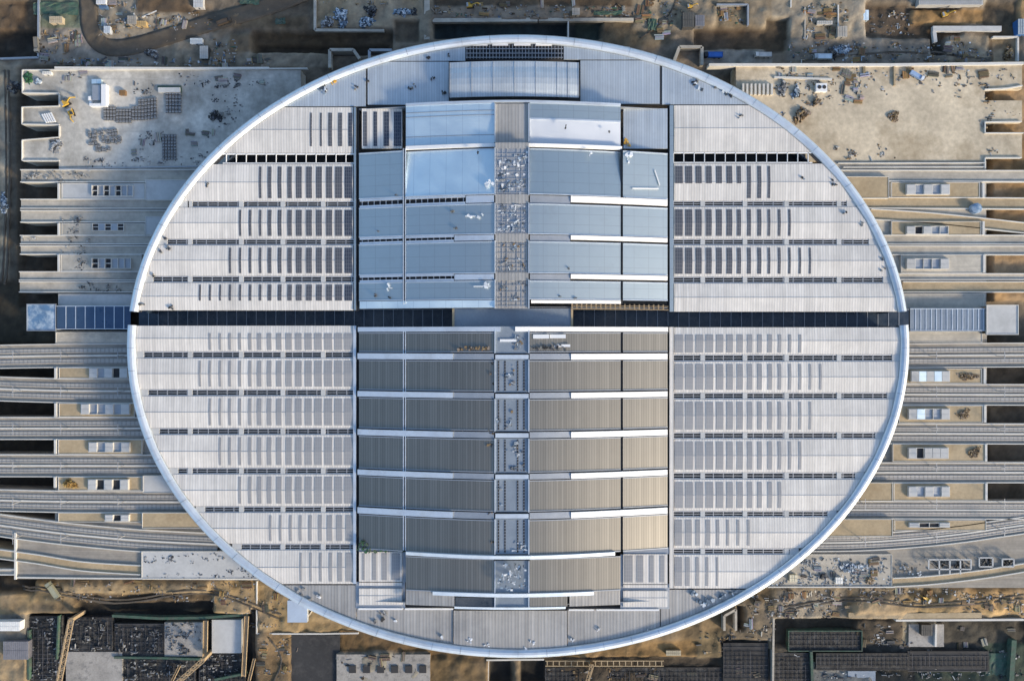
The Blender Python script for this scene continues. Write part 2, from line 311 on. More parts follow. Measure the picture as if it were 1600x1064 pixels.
def gz(x, y):
    j = int(round((x - GX[0, 0]) / 1.5)); i = int(round((y - GY[0, 0]) / (GY[1, 0] - GY[0, 0])))
    return float(GZ[min(max(i, 0), GZ.shape[0] - 1), min(max(j, 0), GZ.shape[1] - 1)])
def G(px, py):
    p = W(px, py, 0)
    for _ in range(3): p = W(px, py, gz(p.x, p.y))
    return p

# ---------------------------------------------------------------- station roof (two halves of an oval)
ZR = 31.0
ECX, ECY = wx(809.5, ZR), wy(541, ZR); EA, EB = 612 * (HC - ZR) * KP, 487 * (HC - ZR) * KP
PXM = (HC - 30) * KP                     # metres per photo pixel at the canopy level
def ell_x(y, off, side):
    t = 1 - ((y - ECY) / (EB - off)) ** 2
    return ECX + side * (EA - off) * math.sqrt(max(t, 0))
def ell_y(x, off, side):
    t = 1 - ((x - ECX) / (EA - off)) ** 2
    return ECY + side * (EB - off) * math.sqrt(max(t, 0))
VE = 31.0; VX0, VXM, VXH = 558, 801, 243
def zv(px, zc=45.0):
    u = (px - VXM) / VXH; return VE + (zc - VE) * (1 - ((u * u + .06) ** .72 - .06 ** .72) / (1.06 ** .72 - .06 ** .72))
OFF = 5.1
roofN = thing('station_roof', (wx(809.5, 30), wy(300, 30), 10), 'upper half of the oval station roof with a smooth blue and silver vault', 'station roof')
roofS = thing('station_roof', (wx(809.5, 30), wy(740, 30), 10), 'lower half of the oval station roof with a dark and tan ribbed vault', 'station roof')

def make_rim(root, a0, a1, n):
    prof = [(0, 28.4), (-.1, 30.4), (.7, 31.3), (2.2, 31.9), (3.4, 31.8), (4.6, 31.1), (4.9, 30.5), (4.9, 29.2), (2.5, 28.2)]
    mb = MB(); k = len(prof)
    for i in range(n + 1):
        a = a0 + (a1 - a0) * i / n
        for o, z in prof: mb.v.append((ECX + (EA - o) * math.cos(a), ECY + (EB - o) * math.sin(a), z))
    for i in range(n):
        for e in range(k):
            g = (e + 1) % k; mb.face((i * k + e, i * k + g, (i + 1) * k + g, (i + 1) * k + e))
    mb.face(range(k)); mb.face(range(n * k, n * k + k))
    o = mb.build('rim', M['rim'], root)
    # joints and a dark gutter behind the rim
    j = MB()
    for i in range(0, n + 1, 3):
        a = a0 + (a1 - a0) * i / n
        pr = [Vector((ECX + (EA - q) * math.cos(a), ECY + (EB - q) * math.sin(a), z + .06)) for q, z in prof[1:6]]
        for p, q in zip(pr, pr[1:]): j.bar(p, q, .3 if i % 9 == 0 else .15, .1)
    j.build('joint_strip', M['trim'], o)
    g = MB(); m2 = n
    for i in range(m2):
        t = [a0 + (a1 - a0) * (i + d) / m2 for d in (0, 1)]
        q = [(ECX + (EA - o_) * math.cos(a), ECY + (EB - o_) * math.sin(a)) for a, o_ in ((t[0], 4.95), (t[1], 4.95), (t[1], 6.3), (t[0], 6.3))]
        g.prism(q, 28.9, 29.5)
    g.build('gutter', M['dark'], root)
    f = MB()
    for i in range(n):
        t = [a0 + (a1 - a0) * (i + d) / n for d in (0, 1)]
        q = [(ECX + (EA - o_) * math.cos(a), ECY + (EB - o_) * math.sin(a)) for a, o_ in ((t[0], 9), (t[1], 9), (t[1], 9.6), (t[0], 9.6))]
        f.prism(q, 9, 28.7)
    f.build('facade_wall', M['glass'], root)
aN = math.asin((wy(486, ZR) - ECY) / EB); make_rim(roofN, aN, math.pi - aN, 120)
aS = math.asin((wy(507.5, ZR) - ECY) / EB); make_rim(roofS, aS, -math.pi - aS, 132)

def profile_z(t, h=.55): return 29.9 + h * (1 - abs(2 * t - 1))
SW_U = [12, 11, 9.5, 9, 9, 9, 6.5, 6, 6, 4, 4, 3.5, 3.5, 3, 3, 3, 3]
SW_L = [12.5, 12, 12, 11.5, 11, 10, 9.5, 8, 7, 6.5, 5, 4.5, 4, 3.5, 3.5, 3]
SW_S = [6, 6, 6, 3, 3]
def wing(root, side, py0, py1, strips=0, smat='solar_d', widths=SW_U, sy=None, sdrop=None, clipx=None):
    """one platform canopy bay: py0/py1 top and bottom in photo pixels at the wing's inner end"""
    y1, y0 = wy(py0, 30), wy(py1, 30)
    xin = wx(551.5 if side < 0 else 1053.5, 30); P = []; n = 6
    for j in range(n + 1):
        t = j / n; y = y0 + (y1 - y0) * t; x = ell_x(y, OFF, side)
        z = profile_z(t); P.append([(min(x, xin), y, z), (max(x, xin), y, z)])
    mb = MB(); mb.grid(P, .8); o = mb.build('platform_canopy', M['roof'], root)
    r = MB(); r.box(P[3][0][0], P[3][0][1] - .12, P[3][1][0], P[3][0][1] + .12, P[3][0][2] - .1, P[3][0][2] + .12); r.build('ridge_seam', M['trim'], o)
    a, b = sy if sy else (py0 + 4, py1 - 4)
    for i in range(strips):
        wd = widths[min(i, len(widths) - 1)]
        xa = (550.5 - i * 15.75 - wd) if side < 0 else (1054.5 + i * 16.1); xb = xa + wd
        bb = sdrop if (sdrop and i < 7) else b
        s = MB(); ys = [wy(bb, 30)] + ([0.5 * (y0 + y1)] if wy(bb, 30) < .5 * (y0 + y1) < wy(a, 30) else []) + [wy(a, 30)]
        q = [[(wx(px, 30), y, profile_z((y - y0) / (y1 - y0)) + .16) for px in (xa, xb)] for y in ys]
        s.grid(q, .12); s.build('solar_strip', M['solar_d' if (i == 0 and side < 0 and smat != 'solar_g') else smat], o)
    return o
M['solar_m'] = mat('solar_glass_dull', (.08, .085, .098), .35, .1, .1, .15, seams=('XY', (1.05, 2.1), .14, (.20, .20, .21, 1)))
for a in ((roofN, -1, 168, 239, 5, 'solar_m', SW_S, (177, 229)), (roofN, -1, 257, 314, 10, 'solar_m', SW_U), (roofN, -1, 324.5, 373, 12, 'solar_m', SW_U), (roofN, -1, 383.5, 431, 13, 'solar_m', SW_U),
          (roofN, -1, 442, 485, 16, 'solar_m', SW_U, (445, 470)),
          (roofN, 1, 165, 237, 0), (roofN, 1, 256, 313.5, 10, 'solar_m', SW_U, (260, 310), 287), (roofN, 1, 323.5, 373, 12, 'solar_m', SW_U), (roofN, 1, 383.5, 432, 14, 'solar_m', SW_U), (roofN, 1, 443, 487, 0),
          (roofS, -1, 509, 549, 15, 'solar_g', SW_L, (521, 547)), (roofS, -1, 560, 608, 16, 'solar_g', SW_L), (roofS, -1, 619, 668.5, 15, 'solar_g', SW_L), (roofS, -1, 679.5, 730.5, 14, 'solar_g', SW_L),
          (roofS, -1, 741, 790.5, 12, 'solar_g', SW_L), (roofS, -1, 801, 849, 9, 'solar_g', [10, 9, 8, 6, 5, 4.5, 4, 3.5, 3.5]), (roofS, -1, 859.5, 912, 6, 'solar_g', [10, 7, 5, 4, 3.5, 3]),
          (roofS, 1, 511.5, 553.5, 13, 'solar_g', SW_L, (523, 551)), (roofS, 1, 565, 613, 15, 'solar_g', SW_L), (roofS, 1, 624, 675, 14, 'solar_g', SW_L), (roofS, 1, 686, 737.5, 13, 'solar_g', SW_L),
          (roofS, 1, 749, 797.5, 11, 'solar_g', SW_L), (roofS, 1, 808, 856, 8, 'solar_g', [11, 10, 7, 6.5, 5, 4, 4, 4]), (roofS, 1, 866.5, 919, 5, 'solar_g', [11, 7, 5, 4, 3])):
    wing(*a)

def gap_frame(root, side, py0, py1, per=15.6, wide=False):
    """open slot between two canopies: rails, cross bars and solid pads"""
    yt, yb = wy(py0, 29.6), wy(py1, 29.6); ym = .5 * (yt + yb); xin = wx(556 if side < 0 else 1047, 29.6)
    xo = ell_x(ym, OFF + 1.5, side); x0, x1 = min(xin, xo), max(xin, xo)
    mb = MB(); q = .30
    if not wide:
        mb.box(x0, ym - .16, x1, ym + .16, 29.2, 29.62)
        mb.box(x0, yt - .85, x1, yt - .1, 29.0, 29.5); mb.box(x0, yb + .1, x1, yb + .85, 29.0, 29.5)
    else:
        mb.box(x0, yt - .9, x1, yt - .15, 29.0, 29.75); mb.box(x0, yb + .15, x1, yb + .7, 29.0, 29.75)
    x = x0 + 2
    while x < x1 - 1:
        mb.box(x - .17, yb, x + .17, yt, 29.05, 29.55 + (.2 if wide else 0)); x += per * PXM
    o = mb.build('gutter_frame', M['white'] if wide else M['steel'], root)
    if not wide:
        pd = MB(); xs = [442, 505, 377, 297] if side < 0 else [1098, 1164, 1229, 1311]
        for px in xs:
            X = wx(px, 29.6)
            if x0 + 3 < X < x1 - 3: pd.box(X - 1.3, yb + .05, X + 1.3, yt - .05, 28.9, 29.72)
        pd.box(xo - 2.6, yb + .05, xo + 2.6, yt - .05, 28.9, 29.72)
        if pd.v: pd.build('cover_pad', M['plat_g'], o)
        fl = MB(); fl.box(x0, yb + .05, x1, yt - .05, 26.6, 26.8); fl.build('trough', M['trough'], o)  # dark sheet in place of the shaded space under the open slot
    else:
        fl = MB(); fl.box(x0, yb - 2, x1, yt + 2, 20.0, 20.3); fl.build('trough', M['dark'], o)  # dark board in place of the shaded space under the open bay
gap_frame(roofN, -1, 239.5, 256.5, 15.6, True); gap_frame(roofN, 1, 237.5, 255.5, 16.2, True)
for root, l, r in ((roofN, (314, 324.5), (313.5, 323.5)), (roofN, (373, 383.5), (373, 383.5)), (roofN, (431, 442), (432, 443)),
                   (roofS, (549, 560), (553.5, 565)), (roofS, (608, 619), (613, 624)), (roofS, (668.5, 679.5), (675, 686)), (roofS, (730.5, 741), (737.5, 749)), (roofS, (790.5, 801), (797.5, 808)), (roofS, (849, 859.5), (856, 866.5))):
    gap_frame(root, -1, *l); gap_frame(root, 1, *r)

def cap(root, side, fx0, fx1, yline, mname, name='end_roof', z=29.7, ylim=None, n=24):
    """roof field between a horizontal line and the oval"""
    P0 = []; P1 = []
    for i in range(n + 1):
        x = fx0 + (fx1 - fx0) * i / n; ye = ell_y(x, OFF, side)
        if ylim is not None: ye = min(ye, ylim) if side > 0 else max(ye, ylim)
        ye = max(ye, yline + .02) if side > 0 else min(ye, yline - .02)
        P0.append((x, yline, z)); P1.append((x, ye, z))
    mb = MB(); mb.grid([P0, P1] if side > 0 else [P1, P0], .8); return mb.build(name, M[mname], root)
X = lambda px: wx(px, 29.7)
Y = lambda py: wy(py, 29.7)
cap(roofN, 1, X(428), X(571.5), Y(166.5), 'roof_pale'); cap(roofN, 1, X(574.5), X(701), Y(164), 'roof_pale', ylim=Y(97))
cap(roofN, 1, X(907), X(1031), Y(162.5), 'roof_pale', ylim=Y(95)); cap(roofN, 1, X(1034.5), X(1178), Y(163.5), 'roof_pale')
cap(roofN, 1, X(610), X(727), Y(95.5), 'roof_pale'); cap(roofN, 1, X(881), X(1000), Y(93.5), 'roof_pale')
seam = MB()
for a in ((428, 167.6, 556, 166.4), (571.6, 105, 574.4, 163), (1031.2, 102, 1034.4, 163), (558, 165.6, 634, 167.6), (970, 162.4, 1046, 164.6), (610, 96.6, 727, 95.4), (905, 94.8, 1000, 93.4), (1046, 164.8, 1175, 163.4)):
    seam.pbox(*a, 28.8, 29.35)
seam.build('movement_joint', M['dark'], roofN)
cap(roofS, -1, X(430), X(556), Y(914), 'roof_grey'); cap(roofS, -1, X(1046), X(1182), Y(921), 'roof_grey')
cap(roofS, -1, X(557), X(708), Y(950), 'roof_grey'); cap(roofS, -1, X(709), X(886), Y(953), 'roof_grey', z=30.4); cap(roofS, -1, X(887), X(1031.5), Y(951), 'roof_grey'); cap(roofS, -1, X(1033), X(1045.5), Y(950), 'roof_grey')
st = MB()
for a, b, c in ((560, 629, 950), (633, 708, 950), (889, 928, 951.5), (932, 1030, 951.5)): st.pbox(a, c, b, c + 2.4, 29.5, 30.5)
st.build('flashing', M['white'], roofS)
dk = MB()
for a in ((430, 912.2, 556, 914), (1046, 919.2, 1182, 921), (557, 946, 710, 949.6), (886, 947, 1046, 950.6), (1043.6, 866, 1046.4, 950), (1031.6, 953, 1032.9, 975)): dk.pbox(*a, 28.6, 29.2)
dk.build('movement_joint', M['dark'], roofS)

# bands either side of the vault
bd = MB()
for a in ((552.8, 168, 556.2, 485), (1046.5, 165, 1052.4, 487)): bd.pbox(*a, 29.3, 30.7)
bd.build('side_gutter', M['vault'], roofN)
bd = MB(); bd.pbox(551.8, 509, 556.2, 912, 29.3, 30.7); bd.build('side_gutter', M['rim'], roofS)
bd = MB(); bd.pbox(1046.2, 511, 1052.6, 919, 29.3, 30.7); bd.build('side_gutter', M['roof'], roofS)
for root, y0, y1 in ((roofN, 166, 486), (roofS, 509, 948)):
    fl = MB(); fl.pbox(556.0, y0, 561, y1, 27.0, 28.2); fl.pbox(1043, y0, 1046.6, y1, 27.0, 28.2); fl.build('trough', M['dark'], root)  # dark strips painted in for the shade in the side gaps

fl = MB(); fl.pbox(556.2, 909, 633, 950, 29.0, 29.9); fl.pbox(969.5, 912, 1046, 951, 29.0, 29.9); fl.pbox(628.5, 862, 634, 909, 29.0, 30.2); fl.pbox(969.5, 866, 973.8, 912, 29.0, 30.2); fl.pbox(974, 855, 1045, 865.3, 29.0, 30.4); fl.pbox(560.5, 851, 628.4, 861.8, 29.0, 30.3); fl.build('valley_sheet', M['trim'], roofS)
# the vault
COLS = [(561, 629.2), (634.2, 772.3), (827.6, 969.6), (973.4, 1043)]
def vpanel(root, px0, px1, yt, yb, mname, zc=45.0, zn=0., zs=0., name='vault_panel', th=.45, knee=None, lip=True):
    """panel of the vault; yt/yb are world y; zn/zs lift the upper and lower edge"""
    nx = 10; P = []; ts = [0, .33, .66, 1] if knee is None else [0, (1 - knee) * .5, 1 - knee, 1]
    for t in ts:
        y = yb + (yt - yb) * t; row = []
        for i in range(nx + 1):
            px = px0 + (px1 - px0) * i / nx; z = zv(px, zc)
            z += (zs + (zn - zs) * t) if knee is None else (zs * max(0, 1 - t / (1 - knee)) + zn * (t >= 1 - knee))
            row.append((wx(px, z), y, z))
        P.append(row)
    mb = MB(); mb.grid(P, th); o = mb.build(name, M[mname], root)
    if lip:
        e = MB()
        for row, s in ((P[0], 1), (P[-1], -1)):
            for a, b in zip(row, row[1:]): e.bar(Vector(a) + Vector((0, s * .25, .12)), Vector(b) + Vector((0, s * .25, .12)), .5, .35)
        e.build('edge_flashing', M['trim' if root is roofS else 'rim'], o)
    return o
def yc(py, zc=45.0): return wy(py, zc)
for py0, py1, zn, zs, inner in ((229.5, 304, -3.2, .3, 'film'), (318, 366, 0, 0, 'vault'), (377, 427, 0, 0, 'vault'), (438.5, 468, 0, 0, 'vault')):  # left inner panel of the first row: sky reflection put in by paler colour
    for k, (a, b) in enumerate(COLS):
        flat = k in (0, 3); m = inner if k == 1 else 'vault'
        vpanel(roofN, a, b, yc(py0), yc(py1), m, 45, 0 if flat else zn, 0 if flat else zs)
vpanel(roofN, *COLS[1], yc(160, 41.2), yc(223.5, 41.2), 'film', 41.0, 0, -1.6, knee=.36)  # bright blue reflection put in by the paler sheet colour
vpanel(roofN, *COLS[2], yc(160, 41.2), yc(185.5, 41.2), 'vault', 41.0, 0, 0); vpanel(roofN, *COLS[2], yc(185.5, 41.2), yc(223.5, 41.2), 'film_w', 41.0, 0.1, -2.2)  # lower part painted whiter for its glow
ln = MB()
for py, dz in ((170.5, 0), (177.5, 0), (208, -1.1)):
    p = []
    for i in range(13):
        px = 634.5 + (772 - 634.5) * i / 12; z = zv(px, 41.0) + .1 + dz; p.append(Vector((wx(px, z), yc(py, 43) , z)))
    for a, b in zip(p, p[1:]): ln.bar(a, b, .45, .16)
ln.build('sheet_joint', M['trim'], roofN)
# outer panels of the top row carry solar strips / plain ribs
for px0, px1, n in ((565.5, 628.5, 4), (974, 1043, 0)):
    mb = MB(); a, b = W(px0, 170, 30.6), W(px1, 232.5, 30.6); mb.box(a.x, a.y, b.x, b.y, 29.6, 30.6); o = mb.build('flat_roof', M['roof' if n else 'roof_pale'], roofN)
    for i, (sa, sb) in enumerate(((567.5, 573.5), (583.5, 589), (599.5, 608), (615.5, 627))[:n]):
        s = MB(); s.pbox(sa, 175, sb, 228.5, 30.6, 30.76); s.build('solar_strip', M['solar_m' if i < 1 else 'solar_d'], o)
ROWS_S = [(519.5, 550.5), (563.5, 611.5), (624, 673), (686, 738), (750.5, 799), (812.5, 868)]
for py0, py1 in ROWS_S:
    for a, b in COLS: vpanel(roofS, a, b, yc(py0), yc(py1), 'vault_rib', 45, 0, 0)
for a, b in (COLS[1], COLS[2]): vpanel(roofS, a, b, yc(873, 41.0), yc(927, 41.0), 'vault_rib', 41.0, 0, 0)
for a, b, m in ((828, 886.5, 'vault_rib'), (890, 969, 'roof_grey'), (634, 710, 'roof_grey')): vpanel(roofS, a, b, yc(923 if m == 'roof_grey' else 932, 38), yc(948.5, 38), m, 38, 0, 0, lip=False)
vpanel(roofS, 711.5, 773, yc(934, 38), yc(948, 38), 'glass', 38, 0, 0, lip=False)
for px0, px1 in ((561, 628.5), (973.8, 1043)):
    d = 0 if px0 < 700 else 3.5; strips = ((566, 570), (581.5, 588), (596.5, 604.5), (612, 625)) if px0 < 700 else ((976, 988.5), (995, 1005), (1014.5, 1021.5), (1031, 1038))
    mb = MB(); mb.pbox(px0, 862 + d, px1, 908.5 + d, 29.8, 30.9); o = mb.build('flat_roof', M['roof'], roofS)
    for sa, sb in strips: s = MB(); s.pbox(sa, 864.5 + d, sb, 906 + d, 30.9, 31.05); s.build('solar_strip', M['solar_g'], o)
    mb = MB(); mb.pbox(px0, 910 + d, px1, 914.5 + d, 29.8, 30.8); mb.build('flat_roof', M['roof'], roofS)
    mb = MB(); mb.pbox(px0, 919.5 + d, px1, 944.5 + d, 29.8, 30.8); o = mb.build('flat_roof', M['roof'], roofS)
    s = MB(); s.pbox(px0, 930 + d, px1, 930.8 + d, 30.8, 30.9); s.build('ridge_seam', M['trim'], o)
# dividers of the vault: two pale kerbs with a dark channel on the left, one dark channel on the right
for root, py0, py1 in ((roofN, 226, 474), (roofS, 512, 866)):
    for kind, xs in (('kerb', ((629.6, 631.0), (632.8, 634.0))), ('channel', ((631.0, 632.8), (969.9, 973.1)))):
        mb = MB()
        for a, b in xs:
            z = zv((a + b) / 2); h = .25 if kind == 'kerb' else -.7
            mb.box(wx(a, z), yc(py1), wx(b, z), yc(py0), z - 1.4, z + h)
        mb.build('divider_' + kind, M['rim' if kind == 'kerb' else 'dark'], root)

def monitor(root, px0, px1, yt, yb, mname, h=1.3, zc=45.0, th=1.8, name='ridge_skylight', slope=.0):
    P = []; nx = 10
    for t in (0, 1):
        row = []
        for i in range(nx + 1):
            px = px0 + (px1 - px0) * i / nx; z = zv(px, zc) + h - slope * (1 - t)
            row.append((wx(px, z), yb + (yt - yb) * t, z))
        P.append(row)
    mb = MB(); mb.grid(P, th); return mb.build(name, M[mname], root)
GAP_N = ((304, 318), (366, 377), (427, 438.5)); GAP_S = ((550.5, 563.5), (611.5, 624), (673, 686), (738, 750.5), (799, 812.5))
for i, (a, b) in enumerate(GAP_N):
    monitor(roofN, 892, 1043, yc(a + 1), yc(b - 3.5), 'white', .9, slope=.5); monitor(roofN, 728 if i == 0 else 710, 772, yc(a + 1), yc(b - 1.5), 'rim', .1)
    monitor(roofN, 828, 891, yc(a + 1), yc(b - 1), 'trim', -.2)
    xe = 727 if i == 0 else 709
    for p0, p1 in ((562, 629), (634.5, xe)):
        monitor(roofN, p0, p1, yc(a + .3), yc(a + 3.4), 'rim', .1, name='edge_flashing'); monitor(roofN, p0, p1, yc(b - 3.6), yc(b - .3), 'rim', .1, name='edge_flashing')
    fr = MB(); zq = zv(640) - .4
    for px in np.arange(566, xe, 9.3):
        if 628 < px < 635: continue
        z = zv(px) - .5; fr.box(wx(px, z) - .22, yc(b - 2), wx(px, z) + .22, yc(a + 2), z - .4, z)
    fr.build('clerestory_frame', M['steel'], roofN)
    monitor(roofN, 562, 727, yc(a), yc(b), 'dark', -2.2, th=.3, name='trough')  # dark sheet in place of the shade seen through the openings
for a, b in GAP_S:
    monitor(roofS, 892.5, 1043, yc(a + 2.5), yc(b - 1.2), 'white', 1.0, slope=.5); monitor(roofS, 558.5, 707.5, yc(a + 2.0), yc(b - 1.6), 'rim', 1.0, slope=.5)  # left ridges bluer than right: weaker light on that slope put in colour
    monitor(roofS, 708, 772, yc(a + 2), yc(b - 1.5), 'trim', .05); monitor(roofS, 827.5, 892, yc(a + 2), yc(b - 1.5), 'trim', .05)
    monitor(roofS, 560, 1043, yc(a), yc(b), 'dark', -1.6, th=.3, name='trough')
monitor(roofS, 634, 961, yc(867.5), yc(873.5), 'rim', 1.2, slope=.9, name='edge_fascia'); monitor(roofS, 676, 928, yc(926.5, 41.0), yc(933, 41.0), 'rim', .9, 41.0, slope=.9, name='edge_fascia')
monitor(roofS, 710, 884, yc(948.5, 38), yc(952.5, 38), 'rim', .3, 38, slope=.6, name='edge_fascia')
monitor(roofS, 559, 782, yc(510.5), yc(518), 'rim', .9, slope=.3, name='edge_fascia'); monitor(roofS, 805, 1044, yc(510.5), yc(518), 'white', .9, slope=.3, name='edge_fascia')  # bluer left, white right: light on the two slopes put in colour
monitor(roofN, 562, 773, yc(469), yc(480.5), 'film', .2, slope=1.2, name='edge_fascia'); monitor(roofN, 830, 970, yc(469), yc(473.5), 'white', .3, slope=.5, name='edge_fascia')
monitor(roofN, 634, 972, yc(224.5, 42), yc(229.5, 42), 'white', .7, 42, slope=.2, name='edge_fascia'); monitor(roofN, 634, 970, yc(157, 41.0), yc(160, 41.0), 'rim', .5, 41.0, name='edge_fascia')
lt = MB()
for px in np.arange(894, 1044, 7.5):
    z = zv(px) - 1; lt.box(wx(px, z) - .35, yc(483), wx(px, z) + .35, yc(474), z - .5, z); lt.box(wx(px, z), yc(483), wx(px + 7.6, z), yc(481.8), z - .5, z + .1); lt.box(wx(px, z), yc(477.5), wx(px + 7.6, z), yc(476.5), z - .5, z)
lt.build('edge_lattice', M['timber'], roofN)
dk = MB(); z = 30; dk.box(wx(893, z), yc(482), wx(1043, z), yc(473), 28, 28.6); dk.build('trough', M['dark'], roofN)
# curved entrance roof at the top
P = []
for t in np.linspace(0, 1, 7):
    py = 151 - (151 - 96) * t; row = []
    for i in range(13):
        px = 703 + (904 - 703) * i / 12; u = (px - 804) / 101; z = 35 + 2.2 * (1 - u * u) + 2.4 * math.sin(math.pi * min(1, t * 1.15 + .0)) * .8
        row.append((wx(px, z), wy(py, 37), z))
    P.append(row)
mb = MB(); mb.grid(P, .5); o = mb.build('entrance_vault', M['roof_pale'], roofN)
ln = MB()
for i, wd in ((0, .7), (2, .6), (4, .35), (6, .25), (8, .6), (10, .35), (11, .6), (12, .8)):
    for a, b in zip(P, P[1:]): ln.bar(Vector(a[i]) + Vector((0, 0, .12)), Vector(b[i]) + Vector((0, 0, .12)), wd * .7, .2)
ln.build('sheet_joint', M['trim'], o)
dk = MB(); dk.pbox(701, 150, 907, 165, 29, 31.5); dk.pbox(727, 69, 881, 95, 27, 28.6); dk.build('trough', M['dark'], roofN)
lv = MB()
for px in np.arange(729, 881, 5.1): lv.pbox(px, 70, px + .9, 92, 29.0, 29.7)
for py in (76, 83, 89.5): lv.pbox(728, py, 880, py + .9, 28.9, 29.6)
lv.build('louvre_frame', M['trim'], roofN)
wh = MB()
for a, b in ((740, 762), (769, 794), (803, 829), (837, 862)): wh.pbox(a, 68.5, b, 71.5, 29.6, 30.2)
wh.build('flashing', M['white'], roofN)
# spine of the vault
def spine(root, py0, py1, slots, mname='glass_grey', zc=45.0):
    z = zc - .7; mb = MB()
    mb.box(wx(774, z), yc(py1, zc), wx(825.5, z), yc(py0, zc), z - .6, z); o = mb.build('spine_walkway', M[mname], root)
    e = MB()
    for a, b in ((772.6, 774), (825.6, 827.2)): e.box(wx(a, zc), yc(py1, zc), wx(b, zc), yc(py0, zc), z - .6, z + 1.1)
    e.build('kerb', M['rim'], o)
    if slots:
        s = MB(); c = MB()
        for a in (778.8, 789, 808.8, 818.6): s.box(wx(a - 1.2, z), yc(py1 - 2, zc), wx(a + 1.2, z), yc(py0 + 2, zc), z, z + .12)
        y = yc(py1 - 2, zc)
        while y < yc(py0 + 2, zc):
            for a in (778.8, 789, 808.8, 818.6): c.box(wx(a - 1.3, z), y, wx(a + 1.3, z), y + .22, z + .12, z + .3)
            y += 1.7
        s.build('slot', M['dark'], o); c.build('slot_bar', M['trim'], o)
    return o
for i, (a, b) in enumerate([(162, 223), (231, 305), (317, 366), (376, 427), (437, 482)]): spine(roofN, a, b, False, 'roof_grey' if i in (0, 3, 4) else 'trim', 45 if i else 41.2)
for i, (a, b) in enumerate([(510, 552), (562, 613), (623, 674), (685, 739), (749, 800), (811, 866), (876, 926), (933, 949)]): spine(roofS, a, b, 0 < i < 6, 'glass_grey', (45 if i < 6 else 41.0) if i < 7 else 38)
sp = MB(); zz = 44.4
for py0, py1 in ((232, 303), (318, 365), (378, 426), (439, 480)):
    for px in (777, 784.5, 792, 807.5, 815, 822.5): sp.box(wx(px, zz) - .16, yc(py1), wx(px, zz) + .16, yc(py0), 44.3, 44.6)
    y = yc(py1) + .5
    while y < yc(py0): sp.box(wx(775, zz), y, wx(825, zz), y + .22, 44.55, 44.75); y += random.choice((2.2, 2.9, 3.6))
sp.build('purlin_frame', M['steel'], roofN)
cr = MB()
for py0, py1 in ((303.5, 318), (365, 378), (426, 438.5), (223, 231.5)): cr.box(wx(774, 45), yc(py1), wx(826, 45), yc(py0), 44.2, 44.8)
cr.build('cross_beam', M['roof_grey'], roofN)
cr = MB()
for py in (557, 618, 679.5, 744, 805.5): cr.box(wx(774, 45), yc(py + 4.2), wx(826, 45), yc(py - 2.8), 44.3, 45.1)
cr.build('cross_beam', M['rim'], roofS)
# end walls under the vault, so that it stands on something
for root, y in ((roofN, yc(160, 41.0) - .4), (roofN, yc(481) + .5), (roofS, yc(510.5) - .3), (roofS, yc(947, 38))):
    mb = MB(); base = [561 + (1043 - 561) * i / 16 for i in range(17)]
    zz = [max(30, zv(p, 38 if y < -140 else 41.0) - 1.5) for p in base]; xs = [wx(p, z) for p, z in zip(base, zz)]
    for i in range(16): mb.hexa([(xs[i], y, 27), (xs[i + 1], y, 27), (xs[i + 1], y + .3, 27), (xs[i], y + .3, 27)], [(xs[i], y, zz[i]), (xs[i + 1], y, zz[i + 1]), (xs[i + 1], y + .3, zz[i + 1]), (xs[i], y + .3, zz[i])])
    mb.build('gable_wall', M['trim'], root)
# white porch roof that sticks out at the lower left
mb = MB(); a = W(449, 938, 30.5); b = W(480, 972, 30.5); mb.box(a.x, a.y, b.x, b.y, 28, 30.5)
o = mb.build('porch_roof', M['rim'], roofS); c = MB(); c.box(a.x + 1, b.y + .8, a.x + 2, b.y + 1.8, -2, 28); c.box(b.x - 2, b.y + .8, b.x - 1, b.y + 1.8, -2, 28); c.build('column', M['conc'], o)

# glazed canopies in the slot between the two halves
def canopy(label, px0, px1, py0, py1, z, mname, per, barm='steel', bw=.3, zl=None, extra=None):
    a, b = W(px0, py1, z), W(px1, py0, z)
    t = thing('glazed_canopy', ((a.x + b.x) / 2, (a.y + b.y) / 2, 9.5), label, 'canopy')
    mb = MB(); mb.box(a.x, a.y, b.x, b.y, z - .5, z); mb.build('glass_roof', M[mname], t)
    f = MB(); x = a.x + per * (HC - z) * KP
    f.box(a.x, a.y - .4, b.x, a.y, z - .7, z + .35); f.box(a.x, b.y, b.x, b.y + .4, z - .7, z + .35)
    if per > 50: f.box(a.x, a.y, a.x + .4, b.y, z - .7, z + .35); f.box(b.x - .4, a.y, b.x, b.y, z - .7, z + .35)
    while x < b.x - .5: f.box(x - bw / 2, a.y, x + bw / 2, b.y, z, z + .22); x += per * (HC - z) * KP
    f.build('frame', M[barm], t)
    for y in (a.y + .2, b.y - .5):
        c = MB(); c.box(a.x + .2, y, b.x - .2, y + .3, 4, z - .5); c.build('side_wall', M['trim'], t)
    return t
canopy('long dark glazed canopy deep in the left part of the slot between the roof halves', 217, 707, 484, 511, 17, 'glass', 15.3, 'trim', .34)
canopy('long dark glazed canopy deep in the right part of the slot between the roof halves', 896, 1420, 484, 512, 17, 'glass', 16.4, 'trim', .34)
canopy('bright blue glazed walkway canopy leaving the oval on the left', 88, 204, 479, 513.5, 15, 'glass_blue', 15.1, 'rim', .4)
canopy('dusty blue and white covered end block of the walkway on the left', 42, 87.5, 476, 516, 15.5, 'glass_dust', 60, 'trim')
canopy('grey glazed walkway canopy with many white bars leaving the oval on the right', 1422, 1540, 483, 516, 15, 'glass_grey', 8.2, 'rim', .4)
canopy('plain pale grey roof block at the far right end of the walkway', 1541, 1591, 477.5, 522, 16, 'plat_g', 99, 'para')
t = thing('bridge_roof', (wx(801, 36), wy(497, 36), 24), 'grey flat roof bridging the slot between the two vaults', 'bridge roof')
